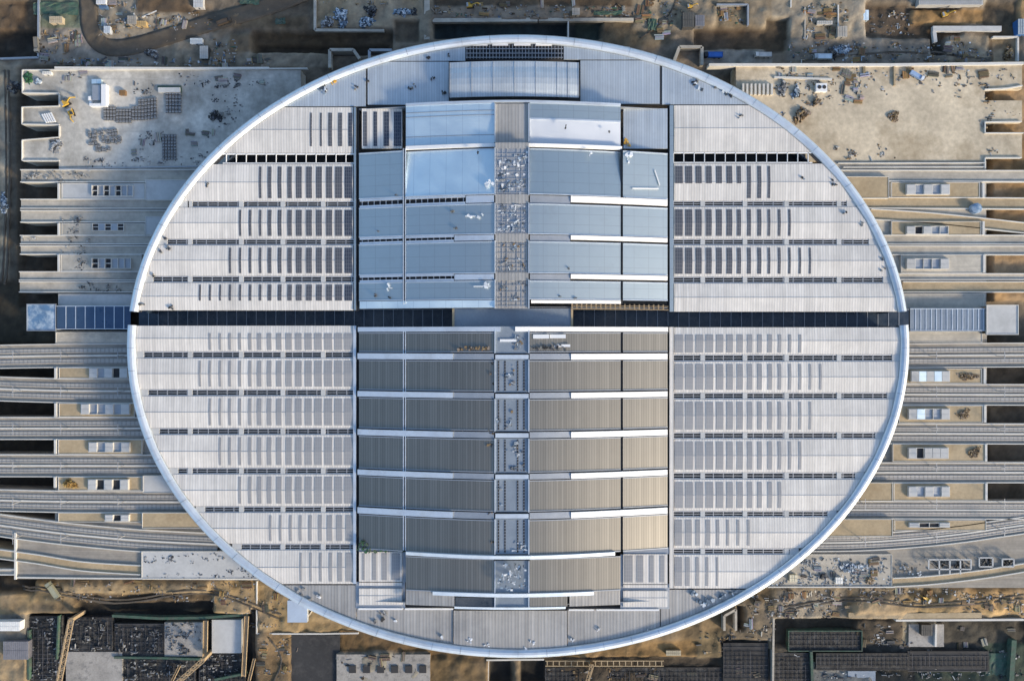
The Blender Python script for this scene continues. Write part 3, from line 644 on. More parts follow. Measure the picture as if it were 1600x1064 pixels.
mb = MB(); a, b = W(710, 511, 38), W(892, 482, 38); mb.box(a.x, a.y, b.x, b.y, 37.4, 38); mb.build('deck', M['glass_grey'], t)
e = MB(); e.box(a.x - 1.2, a.y, a.x, b.y, 20, 38.6); e.box(b.x, a.y, b.x + 1.2, b.y, 20, 38.6); e.build('side_wall', M['plat'], t)

# floor under the roof
mb = MB(); mb.prism([(ECX + (EA - 9.5) * math.cos(a), ECY + (EB - 9.5) * math.sin(a)) for a in np.linspace(0, 2 * math.pi, 96, endpoint=False)], 8.4, 9.4)
tag(mb.build('station_floor', M['ballast']), kind='structure')

# ---------------------------------------------------------------- decks, viaducts and platforms beside the station
ZD = 10.0
def rects(name, mname, rs, z0, z1, kind='structure'):
    mb = MB()
    for r in rs: mb.pbox(*r, z0, z1)
    return tag(mb.build(name, M[mname]), kind=kind)
rects('deck_pavement', 'deck', [(92, 110, 470, 264.5), (34, 110, 91.9, 146), (34, 167, 91.9, 195), (34, 218, 91.9, 251)], -5, ZD)
rects('deck_pavement', 'sand', [(1150, 103, 1538.9, 252), (1539, 103, 1597, 139.5), (1539, 157.5, 1597, 191.5), (1539, 208.5, 1597, 246)], -5, ZD)
rects('deck_base', 'ballast', [(91, 264.6, 330, 480), (86, 517, 330, 905)], -5, ZD - .45)
rects('deck_base', 'conc', [(1300, 252.1, 1541, 480)], -5, ZD - .45); rects('deck_base', 'ballast', [(1290, 517, 1542, 832), (1180, 832.2, 1640, 918)], -5, ZD - .5)
rects('deck_pavement', 'ballast', [(24, 834, 221, 904)], -5, ZD - .3)

def kerb_wall(name, label, cat, pts, wd, z0, z1, mname, group=None, sp=False):
    p = [W(a, b, z1) for a, b in (spline(pts) if sp else pts)]; mb = MB()
    if sp: mb.ribbon([(q.x, q.y) for q in p], -wd / 2, wd / 2, z0, z1)
    else:
        for a, b in zip(p, p[1:]): mb.bar((a.x, a.y, (z0 + z1) / 2), (b.x, b.y, (z0 + z1) / 2), wd, z1 - z0)
    return tag(mb.build(name, M[mname]), label, cat, group)
kerb_wall('parapet_wall', 'white parapet running round the first deck finger and along the top of the left yard', 'parapet', [(92, 146), (34.5, 145), (34.5, 109.5), (480, 107)], .55, 9, 11.2, 'para')
kerb_wall('parapet_wall', 'white parapet round the second deck finger at the far left', 'parapet', [(92, 195), (33.8, 194), (33.8, 167.5), (92, 166)], .5, 9, 11, 'para')
kerb_wall('parapet_wall', 'white parapet round the third deck finger at the far left', 'parapet', [(92, 251), (34, 251), (34, 219), (92, 214.5)], .5, 9, 11, 'para')
kerb_wall('parapet_wall', 'short pale parapet closing the pit between the first and second left deck fingers', 'parapet', [(92.3, 148), (92.3, 165)], .6, 9, 11, 'para')
kerb_wall('parapet_wall', 'short pale parapet closing the pit between the second and third left deck fingers', 'parapet', [(92.3, 197), (92.3, 213)], .6, 9, 11, 'para')
kerb_wall('retaining_wall', 'long pale sheet piled wall along the top edge of the sandy right yard', 'wall', [(1108, 101.5), (1395, 101.5), (1600, 99)], 1.6, 6, 11.5, 'para')
kerb_wall('retaining_wall', 'long low pale wall above the grey left yard beside the debris strip', 'wall', [(85, 106), (300, 107), (420, 106.5)], 1.2, 4, 11.5, 'para')
kerb_wall('parapet_wall', 'white parapet above the upper pit at the right edge of the sandy yard', 'parapet', [(1539, 140), (1575, 138), (1598, 134)], .7, 9, 11, 'para')
kerb_wall('parapet_wall', 'white parapet round the middle pit at the right edge of the sandy yard', 'parapet', [(1597, 190), (1539.5, 190.8), (1539.5, 208), (1600, 208)], .6, 9, 11, 'para')
kerb_wall('parapet_wall', 'white parapet round the lowest pit at the right edge of the sandy yard', 'parapet', [(1597, 246.5), (1539.5, 246.5), (1539.5, 263)], .6, 9, 11, 'para')
kerb_wall('parapet_wall', 'upper pale kerb of the double line along the bottom of the sandy yard', 'parapet', [(1310, 255), (1539, 254.5)], .55, 9, 11, 'para')
kerb_wall('parapet_wall', 'lower pale kerb of the double line along the bottom of the sandy yard', 'parapet', [(1318, 261.5), (1539, 261)], .55, 9, 10.8, 'para')
kerb_wall('parapet_wall', 'dark topped kerb along the bottom edge of the grey left yard', 'parapet', [(92, 264), (310, 260)], .6, 9, 10.9, 'trim')

def viaduct(label, pts, wpx, tracks=2, mname='ballast', group='track viaducts', z=ZD, para=True):
    p = [(q.x, q.y) for q in (W(a, b, z) for a, b in spline(pts, 6))]; hw = wpx * (HC - z) * KP / 2
    t = thing('track_viaduct', (p[0][0], p[0][1], 0), label, 'viaduct', group)
    mb = MB(); mb.ribbon(p, -hw, hw, -5, z); mb.build('deck', M[mname], t)
    if para:
        for s in (-1, 1): mb = MB(); mb.ribbon(p, s * hw - .28, s * hw + .28, z - 1, z + .9); mb.build('parapet', M['para'], t)
    for k in range(tracks):
        o = (k - (tracks - 1) / 2) * (2 * hw / max(tracks, 1)) * .92
        mb = MB(); mb.ribbon(p, o - 1.35, o + 1.35, z, z + .3); sl = mb.build('track_slab', M['slab'], t)
        for s in (-1, 1): mb = MB(); mb.ribbon(p, o + s * .76 - .14, o + s * .76 + .14, z + .3, z + .52); mb.build('rail', M['rail'], sl)
    if tracks == 2:
        mb = MB(); mb.ribbon(p, -.45, .45, z, z + .55); mb.build('cable_trough', M['para'], t)
    return t
GL, GR = 'viaduct decks on the left', 'viaduct decks on the right'
for lb, pts, wp, n, mm, g in (
    ('first bare concrete deck below the grey left yard', [(33, 275.5), (330, 275.5)], 19, 0, 'conc', GL),
    ('second bare concrete deck below the grey left yard, above a dark slit', [(33, 319), (330, 319)], 14, 0, 'conc', GL),
    ('third bare concrete deck below the grey left yard, under a dark slit', [(33, 338.5), (330, 338.5)], 18, 0, 'conc', GL),
    ('fourth bare concrete deck on the left with rubble at its outer end', [(32.5, 375), (330, 375)], 13, 0, 'conc', GL),
    ('fifth bare stained concrete deck on the left, rounded where it meets the black pit', [(32.5, 391), (330, 391)], 13, 0, 'conc', GL),
    ('sixth bare concrete deck on the left, below the black pit', [(31, 431.5), (330, 431.5)], 13, 0, 'conc', GL),
    ('lowest bare concrete deck on the left, just above the pale strip roof', [(31, 448.5), (330, 448.5)], 16, 0, 'conc', GL),
    ('first railway viaduct below the blue walkway on the left', [(-70, 559), (85, 556), (330, 555)], 36, 2, 'ballast', GL),
    ('second railway viaduct below the blue walkway on the left', [(-70, 605), (85, 610), (200, 611), (330, 612)], 37, 2, 'ballast', GL),
    ('third railway viaduct below the blue walkway on the left', [(-70, 669), (330, 669)], 34, 2, 'ballast', GL),
    ('fourth railway viaduct below the blue walkway on the left', [(-70, 727), (330, 727.5)], 34, 2, 'ballast', GL),
    ('fifth railway viaduct on the left, above the lowest tan platform', [(-70, 779), (85, 783), (330, 784)], 33, 2, 'ballast', GL),
    ('lowest railway viaduct on the left, bending down towards the station', [(-70, 809), (0, 820), (100, 833), (220, 844), (340, 850)], 34, 2, 'ballast', GL),
    ('narrow tan curved ramp at the lower left beside the dark track bed', [(-70, 857), (0, 865), (60, 873), (130, 884), (221, 890)], 14, 0, 'plat', GL),
    ('stub of pale narrow deck at the bottom left edge below the curved ramp', [(-70, 893), (24, 893)], 8, 0, 'conc', GL),
    ('top bare deck on the right, below the sandy yard', [(1290, 275), (1680, 276)], 17, 0, 'conc', GR),
    ('second bare deck on the right with a pale blue tank on it', [(1340, 317), (1680, 319)], 17, 0, 'plat', GR),
    ('curved bare deck on the right sloping down across the pits', [(1360, 335), (1450, 341), (1540, 350), (1690, 367)], 16, 0, 'plat', GR),
    ('fourth bare deck on the right, above the black slit', [(1370, 375), (1680, 375)], 14, 0, 'conc', GR),
    ('fifth bare deck on the right, below the black slit', [(1375, 391.5), (1680, 391.5)], 13.5, 0, 'conc', GR),
    ('sixth bare deck on the right, a narrow grey one', [(1400, 432.5), (1680, 432.5)], 9, 0, 'conc', GR),
    ('lowest bare deck on the right, above the stained platform end', [(1410, 448.5), (1680, 448.5)], 16, 0, 'plat', GR),
    ('first railway viaduct below the grey walkway on the right', [(1360, 556), (1700, 554)], 37, 2, 'ballast', GR),
    ('second railway viaduct below the grey walkway on the right', [(1360, 616), (1700, 617)], 32, 2, 'ballast', GR),
    ('third railway viaduct below the grey walkway on the right', [(1340, 677), (1700, 678)], 31, 2, 'ballast', GR),
    ('fourth railway viaduct below the grey walkway on the right', [(1320, 738), (1700, 738)], 31, 2, 'ballast', GR),
    ('fifth railway viaduct on the right, above the long tan block', [(1290, 796), (1700, 797)], 27, 2, 'ballast', GR),
    ('lowest railway viaduct on the right, bending up away from the station', [(1200, 848), (1330, 847), (1420, 842), (1500, 834), (1570, 824), (1700, 806)], 26, 2, 'ballast', GR),
    ('narrow tan curved ramp at the lower right beside white steel frames', [(1395, 909), (1450, 906), (1530, 897), (1600, 886), (1700, 870)], 13, 0, 'plat', GR)):
    viaduct(lb, pts, wp, n, mm, g)
for lb, a, b in (('thin black slit kerb between the second and third left decks', (34, 328.5), (105, 328.5)),):
    pass

def platform(label, x0, y0, x1, y1, mname, z=10.9, group='platforms between the tracks', edge=True):
    a = W(x0, y0, z); t = thing('station_platform', (a.x, a.y, 9), label, 'platform', group)
    mb = MB(); mb.pbox(x0 + .8, y0 + .8, x1 - .8, y1 - .8, 4, z); mb.build('surface', M[mname], t)
    if edge:
        mb = MB(); mb.pbox(x0, y0, x1, y0 + .7, 4, z + .25); mb.pbox(x0, y1 - .7, x1, y1, 4, z + .25); mb.pbox(x0, y0 + .7, x0 + .7, y1 - .7, 4, z + .25); mb.pbox(x1 - .7, y0 + .7, x1, y1 - .7, 4, z + .25)
        mb.build('edge_kerb', M['para'], t)
    return t
def stair_box(label, x0, y0, x1, y1, pat, z=10.9, style='white', h=1.5):
    """row of covered and open stair wells on a platform; pat: W pale lid, D dark well, G grey lid, B blue lid, S split dark well"""
    a = W(x0, y0, z); t = thing('stair_well', ((W(x0, 0, z).x + W(x1, 0, z).x) / 2, (a.y + W(0, y1, z).y) / 2, z), label, 'stair well', 'stair wells on the platforms')
    fr = MB(); zt = z + h
    fr.pbox(x0 - .6, y0 - .6, x1 + .6, y0, z, zt); fr.pbox(x0 - .6, y1, x1 + .6, y1 + .6, z, zt); n = len(pat); wd = (x1 - x0) / n
    for i in range(n + 1): fr.pbox(x0 + i * wd - .35, y0, x0 + i * wd + .35, y1, z, zt - .01)
    fr.build('frame', M['para'], t); ym = (y0 + y1) / 2
    for i, ch in enumerate(pat):
        a0, a1 = x0 + i * wd + .4, x0 + (i + 1) * wd - .4
        if ch in 'WGB':
            mb = MB(); zz = zt + .25 if ch != 'G' else z + .7
            mb.pbox(a0, y0 + .2, a1, ym - .25, z + .3, zz); mb.pbox(a0, ym - .25, a1, ym + .25, z + .3, zz - .12); mb.pbox(a0, ym + .25, a1, y1 - .2, z + .3, zz)
            mb.build('lid', M[{'W': 'plat_g', 'G': 'trim', 'B': 'film'}[ch]], t)
        else:
            mb = MB(); mb.pbox(a0, y0 + .2, a1, y1 - .2, z + .02, z + .12); mb.build('well', M['dark' if ch in 'DS' else 'plat'], t)
            if ch == 'S': b_ = MB(); b_.pbox(a0, ym - .4, a1, ym + .4, z + .12, zt - .2); b_.build('cross_bar', M['para'], t)
    return t
platform('grey platform with three split stair wells below the left yard', 96, 286.5, 226, 311, 'plat_g'); stair_box('stair well frame of three dark split openings below the left yard', 143, 290, 207, 306, 'SGSGSGG', style='g')
platform('dusty platform on the left with three small dark wells in a row', 96, 349.5, 226, 367.5, 'conc'); stair_box('three loose dark stair wells in a dusty row, second platform from the left yard', 144, 349.5, 193, 360, 'SGSGS', style='g', h=.8)
platform('stained grey platform on the left with two dark wells', 95, 398, 221, 424, 'conc'); stair_box('stair well frame with two dark wells and a long grey lid, above the blue walkway', 143, 404, 204, 419, 'SGSGGG', style='g')
platform('smooth pale strip roof just above the blue walkway on the left', 91, 459.5, 206, 478, 'plat_g')
platform('pale blue grey end slab with one dark hatch beside the oval rim, upper left', 227, 281, 310, 313, 'plat_g', 12)
platform('small pale end slab tucked under the oval rim at the left, below the hatch slab', 227, 338, 275, 367, 'plat_g', 11.2)
platform('shaded brown platform just below the blue walkway', 87, 519, 199, 536, 'conc')
platform('brown earth platform under the first railway viaduct on the left', 92, 574.5, 215, 591, 'plat'); stair_box('chequered pale and dark stair well touching the oval rim on the left', 139.5, 575.5, 199, 590, 'WGWDW', style='g')
platform('tan platform under the second railway viaduct on the left', 92, 630, 210, 651.5, 'plat'); stair_box('stair well with a lone white lid at its left end', 126.5, 631.5, 202, 647, 'WGGWGW', style='g')
platform('sandy platform under the third railway viaduct on the left', 91, 686.5, 222, 709.5, 'plat'); stair_box('even row of pale and grey stair lids on the sandy left platform', 138.5, 691.5, 202, 706, 'WGWGW', style='g')
platform('tan platform with a yellow spoil heap under the fourth railway viaduct', 91, 745, 222, 766, 'plat'); stair_box('stair well with dark gaps beside the yellow spoil heap', 137.5, 749.5, 200, 765, 'WDWDW', style='g')
platform('lowest tan platform on the left', 91, 801, 222, 815.5, 'plat'); stair_box('small low stair well with one narrow slot on the lowest left platform', 164, 804.5, 201, 814, 'WDW', style='g')
platform('grey end block beside the rim, right of the yellow spoil heap', 223, 743, 285, 770, 'plat_g', 12.2)
platform('long tan end block running under the rim at the lower left', 222, 801, 330, 825, 'plat', 12.4)
platform('white stained slab covered in litter at the lower left of the oval', 221, 861, 420, 904, 'plat_g', 11.2)
platform('tan end slab under the rim at the upper right', 1320, 276, 1389, 310, 'plat', 12)
platform('tan platform inside a pale kerb, first one on the right', 1393, 285, 1531, 309, 'plat'); stair_box('three white ridged stair lids with grey gaps, first platform on the right', 1417, 288.5, 1484, 303.5, 'WGWGW')
platform('tan platform under the curved bare deck on the right', 1393, 346, 1533, 367.5, 'plat'); stair_box('half finished stair well below the curved bare deck on the right', 1417, 354, 1482, 365.5, 'WDWGG', style='g')
platform('wide grey tan platform, third one on the right', 1408, 398, 1535, 426.5, 'conc'); stair_box('wide stair well with pale ends and a grey middle, third platform on the right', 1417, 404.5, 1483, 420, 'WGGGW', style='g')
platform('stained strip platform just above the grey walkway on the right', 1405, 459, 1538, 481.5, 'conc')
platform('dark strip platform just below the grey walkway on the right', 1405, 518, 1535, 535, 'conc')
platform('brown earth platform with two blue white lids, right of the oval', 1412, 576, 1534, 599, 'plat'); stair_box('stair well with two shining blue white lids close to the rim', 1424, 580, 1484, 596, 'WBWBW')
platform('muddy platform on the right with a round brown puddle', 1405, 633.5, 1536, 660.5, 'plat'); stair_box('stair well with one blue white lid on the muddy right platform', 1420, 639, 1484, 655, 'WBGGW')
platform('brown platform with a dug hole on the right', 1395, 693.5, 1540, 721, 'plat'); stair_box('stair well with one brown hole and a wide white lid', 1420, 700, 1482, 716, 'WDWWW')
platform('long tan platform, lowest full one on the right', 1397, 754.5, 1540, 782, 'plat'); stair_box('stair well of three pale lids and two hollow gaps, lowest on the right', 1420, 760.5, 1484, 775.5, 'WGWGW')
platform('plain tan end block under the rim at the lower right', 1335, 754, 1395, 783, 'plat', 12.2)
platform('wide cream end block under the rim, lower right above the bending viaduct', 1285, 811, 1395, 838, 'plat', 12.4)
platform('narrow brown strip above the bending viaduct on the right', 1398, 812.5, 1541, 829, 'plat'); stair_box('narrow cream stair well with two dark slots at the lower right', 1421, 817, 1484, 823.5, 'WDDW', h=.9)
platform('littered concrete slab at the lower right of the oval', 1200, 866, 1394, 917, 'conc', 10.6)

# pale cross walls that close the pits
for lb, x, y0, y1 in (('pale end wall of the black pit under the first left platform', 91.5, 287, 311), ('pale end wall of the black pit under the three small wells', 91.5, 349, 367), ('pale end wall of the big black pit beside the two dark wells', 91.5, 398, 424),
    ('pale end wall of the wedge pit below the first railway viaduct', 86.5, 575, 591), ('pale end wall of the black pit below the second railway viaduct', 86.5, 630, 651), ('pale end wall of the black pit below the third railway viaduct', 86, 687, 709), ('pale end wall of the wedge pit below the fourth railway viaduct', 85.5, 745, 762),
    ('pale end wall of the top pit on the right', 1537, 286, 309), ('pale end wall of the pit beside the curved deck', 1537, 346, 367), ('pale end wall of the brown pit beside the third right platform', 1538, 398, 426), ('pale end wall of the pit beside the blue white lids', 1539, 576, 599), ('pale end wall of the pit beside the muddy platform', 1539.5, 634, 660), ('pale end wall of the pit beside the dug hole', 1541, 694, 721), ('pale end wall of the long dark pit at the lower right', 1541.5, 755, 782)):
    kerb_wall('end_wall', lb, 'wall', [(x, y0), (x, y1)], 1.3, -4, 11.4, 'para', 'end walls of the pits')

# catenary masts along the finished tracks
proto = thing('catenary_mast', (0, 0, ZD), 'grey catenary mast with a cross arm beside the finished tracks', 'mast', 'catenary masts')
mb = MB(); mb.box(-.18, -.18, .18, .18, 0, 8); mb.build('post', M['steel'], None); po = sc.objects[-1] if False else bpy.data.objects['post']; po.parent = proto; po.location = (0, 0, 0)
mb = MB(); mb.box(-.12, -3.2, .12, 3.2, 7.2, 7.45); arm = mb.build('cross_arm', M['steel']); arm.parent = proto; arm.location = (0, 0, 7.2)
first = True
for px in (104, 192, 1345, 1455, 1560, 30):
    for py in (556, 611, 669, 727.5, 784, 838):
        if 1300 < px and py > 800: py = 842 - max(0, px - 1400) * .1
        o = proto if first else copy_tree(proto); first = False; o.location = (wx(px, 12), wy(py, 12), ZD)

# ---------------------------------------------------------------- loose things
GREY = [H(h, .9) for h in ('8d8d8b', '6f7072', 'a5a6a6', '5a5a5c', 'b9bbbc', '3c3b3a')]
BLUEW = [H(h, .9) for h in ('aab8c4', '8496a6', 'd4dade', '5d7184', '6d7377', '3f4a54')]
BROWN = [H(h, .9) for h in ('8a7250', '6c5739', 'a89068', '4d3d28', '7d7160', '98897a')]
DARKP = [H(h, .9) for h in ('3a3a3b', '2b2b2c', '55555a', '6d6c68', '222324', '7e7c75')]
MIX = GREY[:4] + BROWN + BROWN + [H('b9b6ae'), H('3f5a48'), H('596b80')]
def zat(px, py, z): return G(px, py).z if z is None else z
def rubble(label, rs, n, smin, smax, pal, z=None, name='rubble', flat=.5, long=2.5):
    mb = MB(); n = int(n * 1.7); smin *= .7; smax *= .66
    for r in rs:
        k = max(1, int(n * abs((r[2] - r[0]) * (r[3] - r[1])) / sum(abs((q[2] - q[0]) * (q[3] - q[1])) for q in rs)))
        cl = [(random.uniform(r[0], r[2]), random.uniform(r[1], r[3])) for _ in range(max(2, k // 9))]
        for _ in range(k):
            if random.random() < .8: c = random.choice(cl); px = c[0] + random.gauss(0, 2.6); py = c[1] + random.gauss(0, 1.9)
            else: px, py = random.uniform(r[0], r[2]), random.uniform(r[1], r[3])
            if not (r[0] <= px <= r[2] and r[1] <= py <= r[3]): continue
            zz = zat(px, py, z); p = W(px, py, zz); a = random.uniform(smin, smax); b = a * random.uniform(.3, .9)
            if random.random() < .25: a *= random.uniform(1.3, long); b *= .5
            rot = random.choice((0, 0, math.pi / 2, random.uniform(0, 3.14))) + random.gauss(0, .1)
            mb.obox(p.x, p.y, zz - .3, zz + min(1.0, a * flat * random.uniform(.15, .7)), a, b, rot, random.choice(pal), random.uniform(-.08, .08))
    return tag(mb.build(name, M['tint']), label, None, None, 'stuff')
def heap(label, px, py, rx, ry, n, pal, z=None, hgt=1.6, smax=2.2, name='scrap_heap', cat='scrap heap', group=None):
    mb = MB(); zz = zat(px, py, z)
    ph = [random.uniform(0, 6.28) for _ in range(3)]; sh = lambda t: .72 + .22 * math.sin(2 * t + ph[0]) + .16 * math.sin(3 * t + ph[1]) + .1 * math.sin(5 * t + ph[2])
    mb.pprism([(px + rx * .85 * sh(t) * math.cos(t), py + ry * .85 * sh(t) * math.sin(t)) for t in np.linspace(0, 6.1, 22)][::-1], zz - .6, zz + .2, pal[1])
    for _ in range(n):
        t = random.uniform(0, 6.28); r = math.sqrt(random.random()) * sh(t) * 1.1; p = W(px + rx * r * math.cos(t), py + ry * r * math.sin(t), zz)
        a = random.uniform(.7, smax); hh = hgt * max(0, 1 - r * r) * random.uniform(.5, 1.1)
        mb.obox(p.x, p.y, zz - .5, zz + hh + .25, a, a * random.uniform(.15, .7), random.uniform(0, 3.14), random.choice(pal), random.uniform(-.25, .25))
    return tag(mb.build(name, M['tint']), label, cat, group)

# bundles of scaffold tubes on the left yard
b0 = MB(); 
for i in range(4): b0.box(-.72, -1.0 + i * .5, .72, -.58 + i * .5, 0, .95, GREY[(0, 2, 1, 2)[i]])
b0.box(-.82, -.9, .82, -.75, .1, 1.02, DARKP[0]); b0.box(-.82, .75, .82, .9, .1, 1.02, DARKP[0])
bun = tag(b0.build('tube_bundle', M['tint']), 'x', 'bundle', 'bundles of tubes on the left yard')
used = [False]
def bundle(px, py, label, rot=0, z=ZD, s=1.):
    o = bun if not used[0] else bun.copy()
    if used[0]: sc.collection.objects.link(o)
    used[0] = True; p = W(px, py, z); o.location = (p.x, p.y, z); o.rotation_euler.z = rot; o.scale = (s, s, s); o['label'] = label
L1 = 'grey tube bundle in the curved cluster below the white framed hut on the left yard'
for i in range(17):
    for j in range(4 if i < 11 else 6):
        bundle(165 + i * 4.9, 187 - j * 5.6 - abs(i - 4) * .1 + (3.5 if 4 <= i < 9 else 0) - max(0, i - 12) * .5, L1, random.gauss(0, .08))
for i in range(5):
    for j in range(6): bundle(262 + i * 4.9, 147 + j * 5.6, 'grey tube bundle in the block under the long pale cover on the left yard', random.gauss(0, .06))
for i in range(10):
    for j in range(6):
        if random.random() < .82 and not (j > 3 and (i < 2 or i > 6)): bundle(141 + i * 5.2 + random.gauss(0, .7), 208 + j * 5.6 - i * .35 + random.gauss(0, .7), 'dark tube bundle in the untidy cluster at the lower left of the yard', random.gauss(0, .25))
for i in range(5):
    for j in range(8): bundle(256 + i * 4.5, 213 + j * 5.0, 'dark tube bundle in the tall block near the bottom of the left yard', random.gauss(0, .08), s=.85)
t = thing('material_cover', W(264, 140, ZD), 'long pale cover with green edges lying above a block of bundles', 'cover')
mb = MB(); mb.pbox(247, 137, 281, 144.5, ZD, ZD + 1.6); mb.build('sheet', M['para'], t); mb = MB(); mb.pbox(246, 134, 283, 136.9, ZD, ZD + .6); mb.pbox(281.2, 137, 283.5, 146, ZD, ZD + .6); mb.build('net_edge', M['green'], t)

def hut(label, x0, y0, x1, y1, h, wcol, rcol, z=None, name='site_hut', cat='hut', group=None, ridge=False):
    zz = zat((x0 + x1) / 2, (y0 + y1) / 2, z); zt = zz + h
    p = W((x0 + x1) / 2, (y0 + y1) / 2, zt); t = thing(name, (p.x, p.y, zz), label, cat, group)
    a, b = W(x0, y1, zt), W(x1, y0, zt); mb = MB(); mb.box(a.x + .15, a.y + .15, b.x - .15, b.y - .15, zz - 1, zt - .2, H(wcol)); mb.build('wall', M['tint'], t)
    mb = MB()
    if ridge:
        ym = (a.y + b.y) / 2; P = [[(a.x, a.y, zt - .2), (b.x, a.y, zt - .2)], [(a.x, ym, zt + .7), (b.x, ym, zt + .7)], [(a.x, b.y, zt - .2), (b.x, b.y, zt - .2)]]; mb.grid(P, .2, H(rcol))
    else: mb.box(a.x, a.y, b.x, b.y, zt - .2, zt, H(rcol))
    r = mb.build('roof', M['tint'], t); mb = MB(); mb.box(a.x + .2, (a.y + b.y) / 2 - .06, b.x - .2, (a.y + b.y) / 2 + .06, zt, zt + (.1 if not ridge else .75), H(rcol, .75)); n = max(2, int((b.x - a.x) / 1.2))
    for i in range(1, n): x = a.x + (b.x - a.x) * i / n; mb.box(x - .05, a.y + .2, x + .05, b.y - .2, zt, zt + (.12 if not ridge else .5), H(rcol, .75))
    mb.build('seam', M['tint'], r)
    mb = MB(); xm = (a.x + b.x) / 2; mb.box(xm - .5, a.y + .1, xm + .5, a.y + .2, zz, zz + min(2.1, h * .8), H('4a4f55')); mb.build('door', M['tint'], t)
    return t
for a in (('beige tank shaped hut on green netting near the top left corner', 77, 26, 97, 36.5, 3, 'b5a58a', 'b9a98e', None), ('pale slab hut beside the top left road bend', 199, 25, 213, 38, 3, '9a948a', '9d968a'), ('tan container beside the pale slab hut', 212, 33, 228, 41, 2.6, 'b79a68', 'b89c6c'),
          ('white blue roofed box in the bend of the top left road', 162, 41, 172, 52, 2.6, 'b8bcc0', 'b9c0c6'), ('white container at the very top left of the road island', 150, -4, 165, 7, 2.6, 'd5d5d3', 'cfd0d0'), ('small blue topped container below the white one at the top left', 155, 9, 168, 14, 2.5, '4e6680', '5d7690'),
          ('pale hut at the top edge above the road', 302, -3, 317, 12, 3, 'c5c3be', 'bdbdba'), ('dark framed plant hut with a white top below the left road', 312, 72, 325, 92, 3, '3a3a3a', 'b0aea8'), ('white sheeted bundle hut beside the dark plant hut', 297, 60, 316, 69, 2, 'd0d0cc', 'd5d5d0'),
          ('dark grey square site hut, left one of a pair right of the teal pit', 1067, 20, 1085, 43, 4, '4e4d4c', '55544f'), ('grey striped site hut, right one of a pair right of the teal pit', 1086.5, 24, 1101, 41, 3.4, '6b6b6e', '74757a'), ('small pale hut on the beam strip above the teal pit', 894, 13, 906, 24, 3, '9a9488', 'a09a8f'),
          ('narrow hut with a pale blue roof beside the brown spoil field', 1349, 16, 1357.5, 32, 3, '99a6b0', 'cfe0ea'), ('blue sided container hut cut by the right edge', 1591, 30, 1612, 54, 4, '2f5f98', '9aa4ab'), ('pale yard hut with a grey roof right of the framed yard', 1309, 41, 1324, 58, 3, 'a39d92', 'aaa499'),
          ('long pale shed roof inside the framed yard', 1277, 33, 1301, 38.5, 2.6, 'b5b0a6', 'bdb9b0'), ('bright white shed at the bottom left edge', -8, 971, 31, 985.5, 4, 'd8d8d4', 'e2e2de'), ('grey striped shed roof cut by the top edge near the sand field', 1436, -4, 1536, 8, 3.5, 'a9a8a4', 'aeadaa'),
          ('grey low shed at the bottom left corner', 5, 1002, 44, 1030, 3, '65646a', '7d7c80'), ('pale small hut on the littered slab at the lower right', 1234, 898, 1246, 909, 2.6, 'c8bda0', 'd5ccb2', 10.6), ('white small hut beside the littered grey patch, lower right', 1306, 902, 1317, 912, 2.2, 'dedad0', 'e4e2da', 10.6),
          ('cream box on the upper finger of the left yard', 66, 112, 80, 117, 2, 'd8d4ca', 'dcd8ce', ZD), ('small white box left of the white framed hut', 137.5, 151, 141.5, 157, 2, 'e6e6e2', 'e8e8e6', ZD), ('brown crate hut beside the brown dirt patch on the left yard', 186, 141, 196, 149, 1.8, '7d6040', '8a6a45', ZD),
          ('dark shed with a shadowed yard at the lower right top corner of the dirt strip', 1440, 976, 1457, 993, 4, '403d38', '4a4844'), ('pale two bay hut in the brown pit, bottom middle', 1041, 1016, 1064, 1024, 2.4, '9a8e76', 'b3a88e')):
    hut(*a)
t = thing('site_hut', W(152, 148, ZD), 'white framed open hut with a dark middle and blue sheet above, on the left yard', 'hut')
mb = MB(); mb.pbox(144, 133, 157, 157, ZD, ZD + 2.2); mb.build('dark_roof', M['trim'], t)
mb = MB(); mb.pbox(158, 132, 165.5, 166, ZD, ZD + 3.2); mb.pbox(139.5, 162, 157.9, 166, ZD, ZD + 3); mb.pbox(139.5, 150, 142.8, 161.9, ZD, ZD + 1.4); mb.build('wall', M['white'], t)
mb = MB(); mb.pbox(143, 124, 158, 131, ZD, ZD + 1.8); mb.build('blue_sheet', M['film'], t)
t = thing('cooling_unit', W(1284, 137, ZD), 'white box with two round dark fans on the sandy yard', 'cooling unit')
mb = MB(); mb.pbox(1275.5, 130.5, 1292.5, 143, ZD, ZD + 2.4); mb.build('casing', M['white'], t)
for px in (1280.5, 1288): c = W(px, 136.5, ZD + 2.4); mb = MB(); mb.tube((c.x, c.y, ZD + 2.35), (c.x, c.y, ZD + 2.6), 1.15, 14); mb.build('fan', M['dark'], t)

